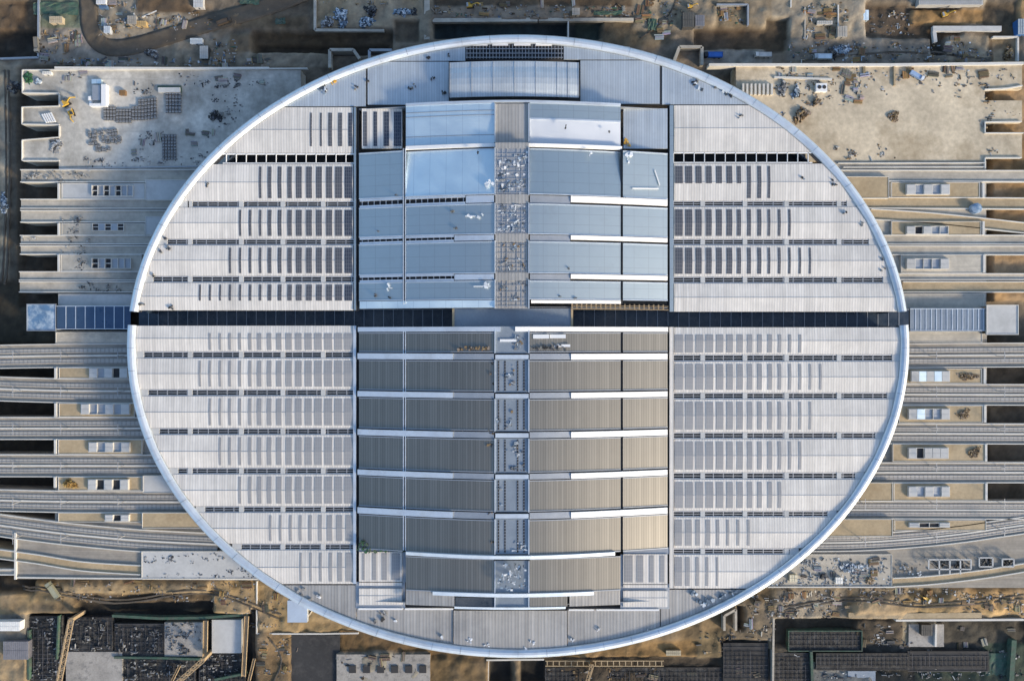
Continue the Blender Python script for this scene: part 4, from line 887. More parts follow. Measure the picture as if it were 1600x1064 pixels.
def excavator(label, px, py, rot, z=None, s=1.):
    zz = zat(px, py, z); p = W(px, py, zz); t = thing('excavator', (p.x, p.y, zz), label, 'excavator', None); L = lambda q: (p.x + q[0] * s, p.y + q[1] * s, zz + q[2] * s)
    def bx(x0, y0, x1, y1, z0, z1, mn, nm, par=t): m_ = MB(); a = L((x0, y0, z0)); b = L((x1, y1, z1)); m_.box(a[0], a[1], b[0], b[1], a[2], b[2]); return m_.build(nm, M[mn], par)
    bx(-2.1, -1.6, 2.1, -.9, 0, .9, 'black', 'track'); bx(-2.1, .9, 2.1, 1.6, 0, .9, 'black', 'track')
    bd = bx(-2.3, -1.4, 1.3, 1.4, 1, 2.1, 'yellow', 'body'); bx(.1, .3, 1.6, 1.4, 2.1, 3.1, 'glass', 'cab'); bx(-2.3, -1.2, -1.2, 1.2, 2.1, 2.5, 'trim', 'engine_cover')
    m_ = MB(); m_.bar(L((1, -.3, 2)), L((4.2, -.3, 4)), .5 * s, .6 * s); m_.bar(L((4.2, -.3, 4)), L((6, -.3, 1.8)), .4 * s, .5 * s); m_.build('boom', M['yellow'], t)
    m_ = MB(); m_.hexa([L(q) for q in ((5.6, -.9, .9), (6.6, -.9, .9), (6.6, .3, .9), (5.6, .3, .9))], [L(q) for q in ((5.4, -.9, 1.9), (6.2, -.9, 1.9), (6.2, .3, 1.9), (5.4, .3, 1.9))]); m_.build('bucket', M['trim'], t)
    t.rotation_euler.z = rot; return t
excavator('yellow excavator by the root of the second left deck finger', 105, 162, .5, ZD, 1.15); excavator('yellow excavator working below its twin on the left yard', 113, 178, -1.2, ZD, 1.)
excavator('small yellow excavator on the dirt bank, upper right of the bottom strip', 1445, 935, 2.6); excavator('yellow excavator at the top edge above the teal pit', 735, 10, 0.1); excavator('yellow excavator on the dirt at the top, right of the teal pit', 1078, 11, .2, None, .8); excavator('yellow excavator beside the orange spoil field', 1475, 24, .3)

def truck(label, px, py, rot, cabc, bedc, z=None, s=1., load=None):
    zz = zat(px, py, z); p = W(px, py, zz); t = thing('dump_truck', (p.x, p.y, zz), label, 'truck')
    def bx(x0, y0, x1, y1, z0, z1, c, nm): m_ = MB(); m_.box(p.x + x0 * s, p.y + y0 * s, p.x + x1 * s, p.y + y1 * s, zz + z0 * s, zz + z1 * s, H(c)); return m_.build(nm, M['tint'], t)
    bx(-4.6, -1.15, -3.0, 1.15, .6, 3, cabc, 'cab'); bx(-4.5, -1.0, -4.62, 1.0, 1.8, 2.7, '1d2328', 'windscreen'); bx(-4.6, -.5, 4.4, .5, .5, .9, '2a2a2a', 'chassis')
    m_ = MB(); X0, X1 = p.x - 2.7 * s, p.x + 4.5 * s; Y0, Y1 = p.y - 1.25 * s, p.y + 1.25 * s; q = .12
    m_.box(X0, Y0, X1, Y1, zz + .9 * s, zz + 1.2 * s, H(bedc)); m_.box(X0, Y0, X1, Y0 + q, zz + 1.2 * s, zz + 2.6 * s, H(bedc)); m_.box(X0, Y1 - q, X1, Y1, zz + 1.2 * s, zz + 2.6 * s, H(bedc)); m_.box(X0, Y0 + q, X0 + q, Y1 - q, zz + 1.2 * s, zz + 2.6 * s, H(bedc)); m_.box(X1 - q, Y0 + q, X1, Y1 - q, zz + 1.2 * s, zz + 2.6 * s, H(bedc))
    m_.build('cargo_bed', M['tint'], t); bx(-2.5, -1.1, 4.3, 1.1, 1.2, 2.45, load or bedc, 'load')
    for x in (-3.7, .9, 3.2):
        for y in (-1.15, 1.15): m_ = MB(); m_.tube((p.x + x * s, p.y + (y - .18) * s, zz + .5 * s), (p.x + x * s, p.y + (y + .18) * s, zz + .5 * s), .5 * s, 10); m_.build('wheel', M['black'], t)
    t.rotation_euler.z = rot; return t
truck('blue dump truck with a dark cab on the paved strip above the sandy yard', 1113, 88.5, 0, '23262c', '2e62ad', None, 1.25)
truck('pale green truck standing slanted on the dirt at the lower left', 86, 920, R(-55), '8d9080', '9c9c86', None, 1.2); truck('white flatbed truck on the paved strip right of the blue one', 1191, 88, 0, 'c9c7c2', 'b9b7b2', None, 1.1)
truck('dark truck on the brown site road at the top left', 352, 36, R(200), '3a3733', '55483a', None, 1.0); truck('white and blue truck standing on the sandy yard', 1430, 120, R(150), 'd5dae0', '8fa8c8', ZD, .95)
truck('grey truck in the littered yard near the top right retaining wall', 1283, 91, 0, '9aa3a8', 'c4d3dc', None, 1.2); truck('grey lorry on the yard above the left retaining wall', 60, 72, R(95), '8a8880', '77736a')

# heaps
for a in (('blue white scrap heap, left one in the first fenced plot above the long trench', 534, 28, 14, 18, 120, BLUEW), ('dark scrap heap beside the blue white one in the first fenced plot', 512, 36, 12, 10, 70, GREY), ('blue white round heap in the second plot above the long trench', 573, 36, 13, 11, 110, BLUEW), ('dark tarpaulin heap at the top of the second plot', 580, 18, 13, 9, 60, DARKP),
          ('long grey heap in the third plot above the long trench', 628, 21, 22, 7, 110, BLUEW), ('heap of black offcuts in the third plot', 645, 20, 9, 6, 40, DARKP), ('pale scrap heap left of the fenced plot in the top left corner', 240, 85, 12, 8, 50, GREY), ('round dark rubble heap alone in the middle of the sandy yard', 1396, 182, 13, 8, 130, BROWN, ZD, .8, 1.4),
          ('brown rubbish heap beside the rim at the upper right', 1252, 180, 14, 12, 90, BROWN, ZD, 2), ('small brown heap above the rubbish heap at the upper right', 1274, 160, 6, 8, 40, BROWN, ZD, 1.6), ('white pipe heap at the left end of the sandy yard', 1222, 140, 8, 16, 70, GREY, ZD, 1.6), ('pale pipe heap right of the white pipe heap on the sandy yard', 1243, 145, 6, 14, 60, BLUEW, ZD, 1.6),
          ('yellow spoil heap on the fourth left platform', 110, 756, 14, 8, 90, [H('b08c4c', .8), H('93713a', .8), H('c6a868', .8)], 10.9, 1.6, 1.2), ('brown puddle rimmed spoil patch on the muddy right platform', 1506, 647, 13, 9, 60, BROWN, 10.9, .7, 1.6), ('brown spoil patch on the platform with blue white lids', 1512, 588, 16, 8, 90, BROWN, 10.9, .7, 1.2),
          ('brown dug spoil beside the wide white lid', 1522, 706, 14, 10, 60, BROWN, 10.9, .9, 1.3), ('grey rubble circle on the third left deck finger', 88, 228, 12, 10, 70, GREY, ZD, 1.), ('green sheeted heap on the first left deck finger', 45, 122, 8, 9, 60, [H('2f5a3a'), H('3d6b48'), H('24452e')], ZD, 1.4), ('light blue sheet heap on the first left deck finger', 60, 127, 6, 6, 25, BLUEW, ZD, 1.2),
          ('dark cable tangle on the left yard near the rim', 338, 182, 12, 12, 40, DARKP, ZD, .8), ('dark heap at the left yard edge, outside the first finger', 22, 136, 12, 13, 80, DARKP, None, 1.2), ('blue white debris heap at the far left edge beside the decks', 7, 320, 7, 18, 90, BLUEW, None, 1.2), ('brown spoil pile by the top right square pit', 1575, 84, 10, 12, 90, BROWN, None, 1.5),
          ('grey scrap field heap in the middle of the top right yard', 1318, 78, 16, 9, 110, BLUEW, None, 1.3), ('dark scrap heap left of the blue grey scrap field', 1300, 84, 10, 10, 60, DARKP), ('grey blue sheet heap on the littered slab, lower right', 1330, 886, 22, 10, 110, BLUEW, 10.6, 1.), ('brown round heap on the littered slab, lower right', 1358, 905, 8, 7, 50, BROWN, 10.6, 1.3), ('dark tyre shaped heap on the pale slab, lower right', 1287, 900, 6, 5, 40, DARKP, 10.6, 1.1)):
    heap(*a)
# general litter nobody could count
rubble('litter and offcuts strewn along the strip above the left yard', [(90, 92, 420, 104), (330, 62, 370, 100), (215, 36, 330, 47)], 330, .6, 2.2, MIX + BLUEW)
rubble('litter over the road island at the top left', [(152, 4, 215, 58), (215, 20, 330, 40), (64, 44, 130, 100)], 260, .6, 2.4, MIX)
rubble('small waste scattered over the left yard', [(210, 205, 255, 255), (130, 245, 340, 262), (280, 115, 420, 135), (95, 112, 135, 130), (300, 205, 330, 262), (200, 130, 240, 170), (330, 130, 380, 200)], 330, .5, 1.7, GREY + DARKP, ZD)
rubble('small waste scattered over the sandy yard', [(1210, 106, 1400, 150), (1250, 120, 1350, 165), (1490, 108, 1596, 138), (1400, 108, 1500, 135), (1530, 150, 1560, 212), (1540, 172, 1596, 188), (1300, 225, 1400, 250), (1455, 142, 1500, 153), (1540, 225, 1560, 245)], 420, .5, 1.9, BROWN + GREY, ZD)
rubble('loose bits on the bare decks at the left', [(34, 267, 140, 284), (96, 340, 140, 400), (98, 398, 140, 424), (120, 440, 200, 456), (34, 370, 60, 380)], 200, .4, 1.4, GREY + DARKP, 10.9)
rubble('rubble along the top plots and beams', [(676, 8, 1000, 30), (490, 2, 610, 8), (1000, 0, 1070, 40), (1120, 10, 1168, 40)], 380, .5, 2.2, MIX)
rubble('rubble in the top right yards', [(1255, 5, 1325, 62), (1232, 66, 1345, 98), (1345, 66, 1550, 98), (1360, 20, 1430, 55)], 520, .5, 2.1, MIX + BLUEW)
rubble('stones on the dirt bank at the lower left', [(60, 906, 400, 940), (330, 908, 450, 980), (402, 985, 455, 1060)], 420, .4, 1.8, BROWN + GREY)
rubble('boards and waste along the dirt bank at the lower right', [(1212, 920, 1330, 965), (1330, 918, 1500, 945), (1500, 925, 1600, 962), (1165, 930, 1212, 1000)], 560, .5, 2.2, BROWN + GREY + [H('c9c2b2')])
rubble('litter on the lower right slab', [(1250, 872, 1392, 916), (1200, 905, 1260, 916), (1400, 880, 1440, 900)], 300, .5, 1.8, BLUEW + GREY, 10.6)
rubble('litter on the white stained slab', [(225, 864, 390, 880), (230, 895, 420, 903), (350, 880, 400, 900)], 150, .4, 1.4, GREY + DARKP, 11.2)
rubble('tools and timber over the formwork at the lower left', [(48, 965, 100, 1062), (108, 965, 176, 1016), (182, 975, 255, 1022), (258, 972, 316, 1022), (312, 1022, 378, 1062), (195, 1030, 300, 1062)], 620, .5, 2.0, DARKP + GREY[:3], -1.0)
rubble('materials in the dark pit at the lower right', [(1232, 985, 1345, 1015), (1215, 1020, 1420, 1060), (1420, 1015, 1600, 1060), (1350, 975, 1430, 1010)], 620, .5, 2.2, DARKP + GREY[:3] + [H('cfcfcb')])
rubble('formwork timbers at the bottom centre', [(855, 1042, 1125, 1062), (1130, 1005, 1200, 1060), (530, 1022, 670, 1060), (456, 994, 530, 1060), (1090, 985, 1160, 1020)], 480, .5, 2.2, BROWN + DARKP + GREY[:2])
rubble('crumbs of packaging in the vault spine', [(779, 250, 820, 303), (779, 320, 822, 362), (778, 880, 822, 922), (800, 846, 823, 863), (800, 238, 824, 262)], 300, .6, 2.4, BLUEW + [H('e4e4e2'), H('c7c9cc')], 44.4, 'debris', .5)

# stacks of pipe, rebar and timber laid out on the yards
def stacks(label, group, rs, n, pal, z=None, cat='stack', name='material_stack'):
    for _ in range(n):
        r = random.choice(rs); px, py = random.uniform(r[0], r[2]), random.uniform(r[1], r[3]); zz = zat(px, py, z); p = W(px, py, zz); mb = MB()
        L, k, c = random.uniform(2.5, 6.5), random.randint(3, 6), random.choice(pal); g = random.uniform(.45, .8); v = random.random() < .4; rot = (math.pi / 2 if v else 0) + random.gauss(0, .12); ca, sa = math.cos(rot), math.sin(rot)
        mb.obox(p.x, p.y, zz - .4, zz + .15, L * .8, k * g, rot, DARKP[2])
        for i in range(k):
            o = (i - (k - 1) / 2) * g; q = random.gauss(0, .15); mb.obox(p.x - sa * o + ca * q, p.y + ca * o + sa * q, zz + .1, zz + random.uniform(.4, .9), L, g * .72, rot, tuple(min(1, ch * random.uniform(.85, 1.15)) for ch in c[:3]) + (1,))
        tag(mb.build(name, M['tint']), label, cat, group)
PIPE = [H('8f8e8a'), H('6f6a62'), H('a8a49a'), H('7d6a4e'), H('58534c'), H('9aa0a6')]; WOODS = [H('96784e'), H('7b6242'), H('6b5a44'), H('8a7a60')]
stacks('stack of bars or boards on the cluttered upper belt of the sandy yard', 'stacks on the sandy yard', [(1215, 107, 1390, 122), (1300, 125, 1350, 160), (1400, 107, 1540, 122)], 26, PIPE + WOODS, ZD)
stacks('stack of bars in the debris strip above the left yard', 'stacks above the left yard', [(100, 92, 420, 103)], 14, PIPE); stacks('stack of pipes or boards in the top right yards', 'stacks in the top right yards', [(1235, 66, 1350, 97), (1260, 8, 1305, 30), (1260, 42, 1305, 60), (1480, 60, 1545, 97)], 26, PIPE + WOODS)
stacks('stack of beams in the yards above the trench and pools', 'stacks in the top middle yards', [(680, 3, 990, 26), (1000, 5, 1060, 60), (1125, 12, 1165, 38)], 24, PIPE + WOODS); stacks('stack of bars by the road island at the top left', 'stacks on the road island', [(160, 5, 210, 52), (215, 26, 300, 40), (66, 46, 125, 95)], 14, PIPE)
stacks('stack of boards on the lower right dirt bank', 'stacks on the lower right dirt bank', [(1215, 922, 1330, 962), (1350, 918, 1480, 940), (1500, 930, 1590, 955), (1168, 935, 1205, 990)], 30, PIPE + WOODS); stacks('stack of boards on the lower left dirt bank', 'stacks on the lower left dirt bank', [(60, 908, 400, 922), (340, 910, 440, 970), (405, 995, 452, 1050)], 18, WOODS + PIPE[3:5])
stacks('stack of forms and steel in the big dark pit', 'stacks in the big dark pit', [(1240, 988, 1340, 1012), (1350, 980, 1415, 1010), (1480, 975, 1580, 1010), (1280, 1022, 1410, 1045), (1430, 1018, 1540, 1045)], 26, [H('6a6862'), H('4a4a4a'), H('8a8880'), H('5a4c38')]); stacks('stack of formwork on the bottom centre field', 'stacks on the bottom centre field', [(856, 1044, 1120, 1060), (1135, 1010, 1195, 1055), (535, 1024, 660, 1036)], 20, [H('6a6052'), H('4a4640'), H('857a66')])
stacks('stack of bars on the littered slab at the lower right of the oval', 'stacks on the lower right slab', [(1255, 872, 1390, 912)], 12, PIPE, 10.6); stacks('small stack of steel on the grey left yard', 'stacks on the grey left yard', [(100, 113, 135, 125), (290, 205, 335, 258), (290, 113, 420, 130), (205, 210, 250, 255)], 14, PIPE[:3], ZD)

rubble('scraps of sheet and foil left along the lower spine', [(776, 524, 822, 549), (790, 566, 806, 612), (776, 626, 800, 672), (792, 690, 822, 736), (778, 752, 790, 798), (776, 380, 823, 424), (778, 441, 822, 470)], 130, .5, 2.2, BLUEW + GREY[:3] + [H('8a7250', .9)], 44.6, 'debris', .4)
def rut(pts, wpx=2.6):
    road(pts, wpx, 'wheel_rut')

# unfinished buildings, nets and cranes
def block(label, x0, y0, x1, y1, zt, mname, posts=True, name='unfinished_building', edge=None):
    zb = min(G(x0, y0).z, G(x1, y1).z, G((x0 + x1) / 2, (y0 + y1) / 2).z) - 1
    p = W((x0 + x1) / 2, (y0 + y1) / 2, zt); t = thing(name, (p.x, p.y, zb), label, 'building')
    a, b = W(x0, y1, zt), W(x1, y0, zt); mb = MB(); mb.box(a.x, a.y, b.x, b.y, zb, zt); mb.build('slab', M[mname], t)
    if posts:
        g = MB(); nx = max(2, int((b.x - a.x) / 2.6)); ny = max(2, int((b.y - a.y) / 2.6))
        for i in range(nx + 1):
            x = a.x + (b.x - a.x) * i / nx; y0_, y1_ = sorted((random.uniform(a.y, a.y + (b.y - a.y) * .3), random.uniform(b.y - (b.y - a.y) * .3, b.y))); g.box(x - .09, y0_, x + .09, y1_, zt + .5, zt + .68, random.choice(DARKP[:3]))
        for j in range(ny + 1):
            y = a.y + (b.y - a.y) * j / ny; g.box(a.x, y - .09, b.x, y + .09, zt + .3, zt + .5, random.choice(DARKP[:3]))
        g.build('rebar_grid', M['tint'], t)
    if edge:
        e = MB(); q = .5
        e.box(a.x - q, a.y - q, b.x + q, a.y, zb, zt + 1.1); e.box(a.x - q, b.y, b.x + q, b.y + q, zb, zt + 1.1); e.box(a.x - q, a.y, a.x, b.y, zb, zt + 1.1); e.box(b.x, a.y, b.x + q, b.y, zb, zt + 1.1); e.build('edge_rail', M[edge], t)
    return t
block('tall narrow black formwork bay at the far lower left', 46, 962, 97, 1080, -1.5, 'form'); block('black formwork bay right of the tall narrow one, lower left', 106, 964, 176, 1016, -1.6, 'form'); block('black formwork bay with a pale edge line, middle of the lower left row', 179, 974, 256, 1025, -1.4, 'form')
block('grey half poured slab with two dark hatches, lower left', 257, 972, 317, 1025, -1.2, 'form_l', False); block('fresh white slab at the right end of the lower left site', 331, 968, 377, 1020, -.8, 'plat_g', False); block('speckled grey slab at the bottom of the lower left site', 103, 1018, 191, 1080, -1.3, 'form_l', False)
block('dark rebar field under the fresh white slab', 312, 1021, 383, 1080, -2, 'form'); block('dark grey rebar field beside the speckled slab', 194, 1029, 305, 1080, -2.2, 'form')
block('charcoal slab with scattered equipment, bottom left of centre', 455, 992, 531, 1080, -.5, 'charcoal', False); block('grey foundation slab with square pits, bottom left of centre', 526, 1022, 672, 1080, .8, 'form_l', False)
block('brown formwork field at the bottom centre', 852, 1042, 1128, 1080, -1.5, 'form'); block('dark grey flat deck at the bottom, left of the big dark pit', 1130, 1004, 1200, 1080, -.6, 'charcoal', True)
block('green fenced formwork block in the big dark pit', 1232, 985, 1345, 1015, -4.5, 'form', True, edge='green'); block('rebar bay left below the green fenced block', 1203, 1020, 1265, 1080, -4.8, 'form'); block('rebar bay below the green fenced block', 1275, 1020, 1420, 1046, -5, 'form')
block('pale grey slab with a dark tank mouth in the big dark pit', 1420, 975, 1475, 1010, -5, 'form_l', False); block('wide dark slab in the middle of the big dark pit', 1418, 1017, 1545, 1048, -6, 'charcoal', True); block('blue grey slab at the bottom edge of the big dark pit', 1325, 1048, 1368, 1080, -5, 'glass_grey', False)
for i in range(6):
    px = 545 + i * 22; pz = .85; hh = MB(); hh.pbox(px, 1040, px + 11, 1051, .9, 1.5); tag(hh.build('foundation_pit', M['dark']), 'square dark pit cover on the grey foundation slab', 'pit cover', 'square pits in the foundation slab')
for lb, pts, wd, z0, z1 in (('long green safety net along the top of the lower left site', [(175, 962), (250, 966), (320, 965), (385, 960)], 1.6, -3, .6), ('green net line between the two left formwork bays', [(91, 962), (88, 1030)], .9, -2, .6), ('green net along the foot of the half poured slab', [(178, 1027), (255, 1028), (312, 1030)], 1.3, -3, -.3), ('green net post line at the far lower left', [(44, 985), (44, 1062)], 1.2, -2, 1),
    ('green net at the lower right corner of the lower left site', [(335, 1062), (384, 1052)], 1.4, -2, .5), ('upright green net line below the fenced block', [(1268, 1018), (1270, 1075)], 1.6, -6, -3), ('green net along the right wall of the big dark pit', [(1585, 1000), (1580, 1075)], 3, -8, -3)):
    kerb_wall('safety_net', lb, 'safety net', pts, wd, z0, z1, 'green')
for lb, r in (('large green net sheet in the top left corner', (52, 4, 122, 23)), ('small green tarpaulin beside the white dirt field at the top', (430, 29, 446, 38)), ('green tarpaulin strip over the right teal pit', (928, 17, 972, 24)), ('green net sheet at the right bottom corner', (1540, 1020, 1575, 1055)), ('green sheet at the top edge right of the road', (375, -2, 405, 7)), ('green cloth beside the concrete portal at the top', (1012, 30, 1026, 48))):
    z = G((r[0] + r[2]) / 2, (r[1] + r[3]) / 2).z + .7; mb = MB(); P = [[W(r[0] + (r[2] - r[0]) * i / 8 + random.gauss(0, .4), r[1] + (r[3] - r[1]) * j / 5 + random.gauss(0, .7), z + random.uniform(-.3, .5)) for i in range(9)] for j in range(6)]
    mb.grid(P[::-1], .15); tag(mb.build('netting_sheet', M['green']), lb, 'netting')
def jib(label, a, b, z, wd=3.2, name='tower_crane', mast=True):
    p, q = W(*a, z), W(*b, z); t = thing(name, (p.x, p.y, -4), label, 'crane'); d = (q - p); L = d.length; d.normalize(); n = Vector((-d.y, d.x, 0)) * wd / 2
    mb = MB()
    for s in (-1, 1): mb.bar(p + n * s, q + n * s, .5, .5)
    mb.bar(p + Vector((0, 0, 1.8)), q + Vector((0, 0, 1.8)), .45, .45)
    k = int(L / 2.2)
    for i in range(k):
        u, v = p + d * L * i / k, p + d * L * (i + 1) / k; s = 1 if i % 2 else -1
        mb.bar(u + n * s, v - n * s, .3, .3); mb.bar(u + n * s, v + Vector((0, 0, 1.8)), .25, .25); mb.bar(u - n, u + n, .3, .3)
    mb.build('jib', M['timber'], t)
    if mast: m = MB(); m.box(p.x - 1, p.y - 1, p.x + 1, p.y + 1, -4, z); m.build('mast', M['timber'], t)
jib('long tan lattice crane jib lying across the black formwork bays', (111, 968), (88, 1085), 9); jib('tan lattice crane jib slanting out of the bottom edge', (317, 1031), (262, 1080), 9, 2.6); jib('short tan lattice boom at the bottom centre', (925, 1040), (916, 1070), 6, 2, 'tower_crane')
def walkway(label, a, b, z, wd, name='walkway'):
    p, q = W(*a, z), W(*b, z); t = thing(name, (p.x, p.y, -2), label, 'walkway'); mb = MB(); mb.bar(p, q, wd, .3); mb.build('boards', M['timber'], t); d = (q - p).normalized(); n = Vector((-d.y, d.x, 0)) * wd / 2
    for s in (-1, 1): r = MB(); r.bar(p + n * s + Vector((0, 0, .6)), q + n * s + Vector((0, 0, .6)), .2, 1.1); r.build('handrail', M['timber'], t)
walkway('upright tan timber walkway left of the fresh white slab', (322, 969), (321, 1027), 1, 2.6); walkway('tan timber walkway down the right edge of the lower left site', (386, 962), (381, 1056), 1, 2.4); walkway('thin tan walkway slanting beside the crane jib, bottom left', (282, 1038), (268, 1066), .5, 1.2); walkway('timber plank path at the right of the lower left site', (398, 1028), (388, 1070), .5, 1.4)

# walls and frames of the building site
for lb, pts, wd, z0, z1, m in (('u shaped concrete portal wall left of the blue truck', [(1051, 103), (1062, 73.5), (1097, 73.5), (1097, 102)], 1.8, -1, 5, 'conc'), ('u shaped concrete portal wall below the long trench', [(515, 106), (515, 78), (552, 78), (562, 92)], 1.8, -1, 5, 'conc'), ('small dark portal wall beside the rim at the upper left', [(577, 92), (577, 78.5), (612, 78.5)], 1.6, -1, 4, 'trim'), ('small portal wall beside the rim at the upper right', [(955, 75), (984, 75), (982, 90)], 1.4, -1, 4, 'conc'),
    ('dark wall line along the right side of the top left pit', [(60, 0), (59.5, 90), (0, 92)], 1.2, -3, 1.5, 'trim'), ('pale fence line slanting above the top left road', [(222, 27), (250, 15), (278, 0)], .7, 0, 1.8, 'para'), ('wide grey concrete wall at the left end of the teal pit', [(667, -6), (667, 62)], 3.4, -2, 1.5, 'conc'), ('long concrete beam above the left teal pit', [(676, 32), (840, 31)], 2.4, -1, 1.4, 'conc'), ('long concrete beam above the right teal pit', [(842, 31), (990, 31)], 2., -1, 1.2, 'conc'),
    ('thin upright divider between the two teal pits', [(888, 31), (888, 60)], .8, -5, 1, 'para'), ('pale rectangular kerb frame of the top right pit', [(1552, 58), (1591, 58), (1591, 100)], 1., -1, 1.5, 'para'), ('thin concrete wall frame of the brown yard right of the site huts', [(1120, 7.5), (1169, 7.5), (1169, 40)], 1., 0, 2, 'trim'), ('pale left wall of the fenced plots above the trench', [(492, -4), (492, 47), (600, 48)], 1.6, 0, 1.6, 'conc'),
    ('grey channel wall below the orange spoil field', [(1458, 45), (1565, 45)], 3.2, -1, 1.2, 'plat_g'), ('short grey wall dropping from the channel wall', [(1460, 48), (1462, 66)], 2.2, -1, 1, 'plat_g'), ('long pale kerb above the charcoal slab at the bottom left', [(402, 990), (505, 990), (560, 989)], .9, 0, 1.2, 'para'), ('thin pale wall along the left side of the sandy corner at the bottom left', [(401, 908), (401, 990)], .8, 0, 1.5, 'para'),
    ('long tan concrete beam along the top of the big dark pit', [(1326, 961), (1420, 962), (1534, 961)], 3.4, -2, 2.4, 'plat'), ('thin kerb above the big dark pit, right of the tan beam', [(1400, 969), (1600, 968)], 1.2, -3, 2, 'para'), ('pale wall along the foot of the littered slab', [(1200, 917), (1398, 917)], .7, 8, 11.2, 'para'), ('pale wall along the foot of the left track beds', [(24, 902), (150, 903.5), (420, 905)], .8, 7, 10.6, 'para'), ('upright pale wall at the end of the dark track bed', [(23.5, 832), (23.5, 905)], 1.1, -4, 11, 'para'),
    ('pale kerb under the rim at the bottom centre', [(760, 1031), (850, 1030)], 1., -1, 1.4, 'para'), ('upright kerb left of the black shaft, bottom centre', [(763, 1031), (762, 1070)], .9, -1, 1.2, 'para'), ('brown wall box with a dark slot beside the rim, lower right', [(1132, 985), (1132, 962), (1150, 952), (1150, 985)], 1.4, -1, 4, 'conc'), ('upright wall at the left edge of the big dark pit', [(1209, 965), (1208, 1070)], 1.2, -8, 1.5, 'conc'), ('upright pale wall right of the dark tank mouth', [(1463, 975), (1462, 1010)], 1.2, -8, -3.5, 'para'),
    ('grey wall between the brown spoil and the framed yard at the top', [(1258, 12), (1258, 62)], .8, 0, 1.6, 'conc'), ('thin white wall of the framed yard at the top right', [(1310, 8), (1310, 52)], .7, 0, 1.6, 'para'), ('thin fence between the brown pit and the right teal pit', [(1205, -4), (1236, -4), (1236, 12)], .8, 0, 1.4, 'para'), ('upright kerb splitting the sandy yard near the wall', [(1398, 104), (1398, 134)], 1., 9, 11, 'plat'), ('pale block wall behind the sandy yard start', [(1210, 121), (1300, 124)], 1.2, 9, 11, 'para')):
    kerb_wall('site_wall', lb, 'wall', pts, wd, z0, z1, m)
t = thing('ladder_frame', W(970, 1036, 0), 'long ladder shaped concrete frame below the rim at the bottom centre', 'frame'); mb = MB()
for py in (1031.5, 1039.5): a, b = W(852, py, 1), W(1037, py, 1); mb.bar(a, b, .5, 1.4)
for px in np.arange(855, 1038, 9.4): mb.bar(W(px, 1031.5, 1), W(px, 1039.5, 1), .55, 1.3)
mb.build('beam', M['plat'], t)
def steel_frame(label, x0, x1, y0, y1, n, legs):
    z = 13; t = thing('steel_frame', W((x0 + x1) / 2, (y0 + y1) / 2, 9.5), label, 'frame', None); mb = MB()
    for py in (y0, y1): mb.bar(W(x0, py, z), W(x1, py, z), .7, .5)
    for i in range(n + 1): px = x0 + (x1 - x0) * i / n; mb.bar(W(px, y0, z), W(px, y1 + (8 if legs and i in legs else 0), z), .7, .5); p = W(px, y0, z); mb.box(p.x - .2, p.y - .2, p.x + .2, p.y + .2, 9, z)
    mb.build('frame', M['plat_g'], t); d = MB()
    for _ in range(60): p = W(random.uniform(x0, x1), random.uniform(y0, y1), 10); d.obox(p.x, p.y, 9.5, 9.5 + random.uniform(.5, 2), random.uniform(.5, 1.6), .4, random.uniform(0, 3), random.choice(DARKP))
    d.build('stacked_parts', M['tint'], t)
steel_frame('large white steel frame with four bays on the dark deck, lower right', 1451, 1517, 874, 889, 4, (1, 2, 3)); steel_frame('small white steel frame right of the large one, lower right', 1530, 1551, 871, 885, 1, None); steel_frame('smallest white steel frame at the right of the dark deck', 1566, 1584, 873, 885, 1, None)
t = thing('beam_stack', W(78, 184, ZD), 'white diagonal beams laid side by side on the second left deck finger', 'beam stack')
for i in range(5): mb = MB(); mb.bar(W(66 + i * 3.4, 179 - i * .6, ZD + .8), W(73 + i * 3.4, 192 - i * .3, ZD + .8), .75, .8); mb.build('beam', M['white'], t)
c = W(1521, 327, ZD); mb = MB(); n = 10; mb.tube((c.x, c.y, ZD), (c.x, c.y, ZD + 3.2), 3.1, n); t = thing('water_tank', (c.x, c.y, ZD), 'pale blue round tank standing on a bare deck at the right', 'tank'); mb.build('shell', M['glass_dust'], t)
mb = MB(); mb.tube((c.x, c.y, ZD + 3.2), (c.x, c.y, ZD + 3.7), 3.2, n, None, 1.2); mb.build('lid', M['glass_dust'], t)
# striped row of concrete blocks beside the upper right rim
g0 = None
for i in range(8):
    mb = MB(); mb.pbox(1160 + i * 6.4, 131, 1163 + i * 6.4, 148, ZD, ZD + 1.8); tag(mb.build('concrete_beam', M['para']), 'pale upright beam in the row beside the upper right rim', 'beam', 'row of beams beside the upper right rim')
# site road
def road(pts, wpx, name='dirt_road'):
    p = spline(pts, 14); n = len(p); mb = MB(); L = []
    for i, (x, y) in enumerate(p):
        a, b = p[max(0, i - 1)], p[min(n - 1, i + 1)]; dx, dy = b[0] - a[0], b[1] - a[1]; l = math.hypot(dx, dy); row = []
        for k in range(7):
            o = (k / 6 - .5) * wpx; q = (x - dy / l * o, y + dx / l * o); g = G(*q); row.append((g.x, g.y, max(g.z, 0) + .30))
        L.append(row)
    mb.grid(L, .9); return tag(mb.build(name, M['road'], None, True), kind='structure')
road([(137, -30), (138, 10), (142, 48), (162, 72), (200, 74), (260, 58), (330, 36), (420, 10), (480, -12)], 27)

for q in ([(1000, 60), (1040, 30), (1060, -6)], [(1250, 96), (1400, 82), (1540, 92)], [(40, 912), (180, 936), (320, 922), (440, 960)], [(42, 917), (180, 941), (322, 927), (436, 966)],
          [(1215, 955), (1330, 938), (1450, 948), (1600, 935)], [(1215, 950), (1330, 933), (1450, 943), (1600, 929)], [(8, 110), (10, 300), (4, 440)], [(14, 110), (16, 300), (10, 445)], [(420, 995), (440, 1030), (425, 1070)]): rut(q)

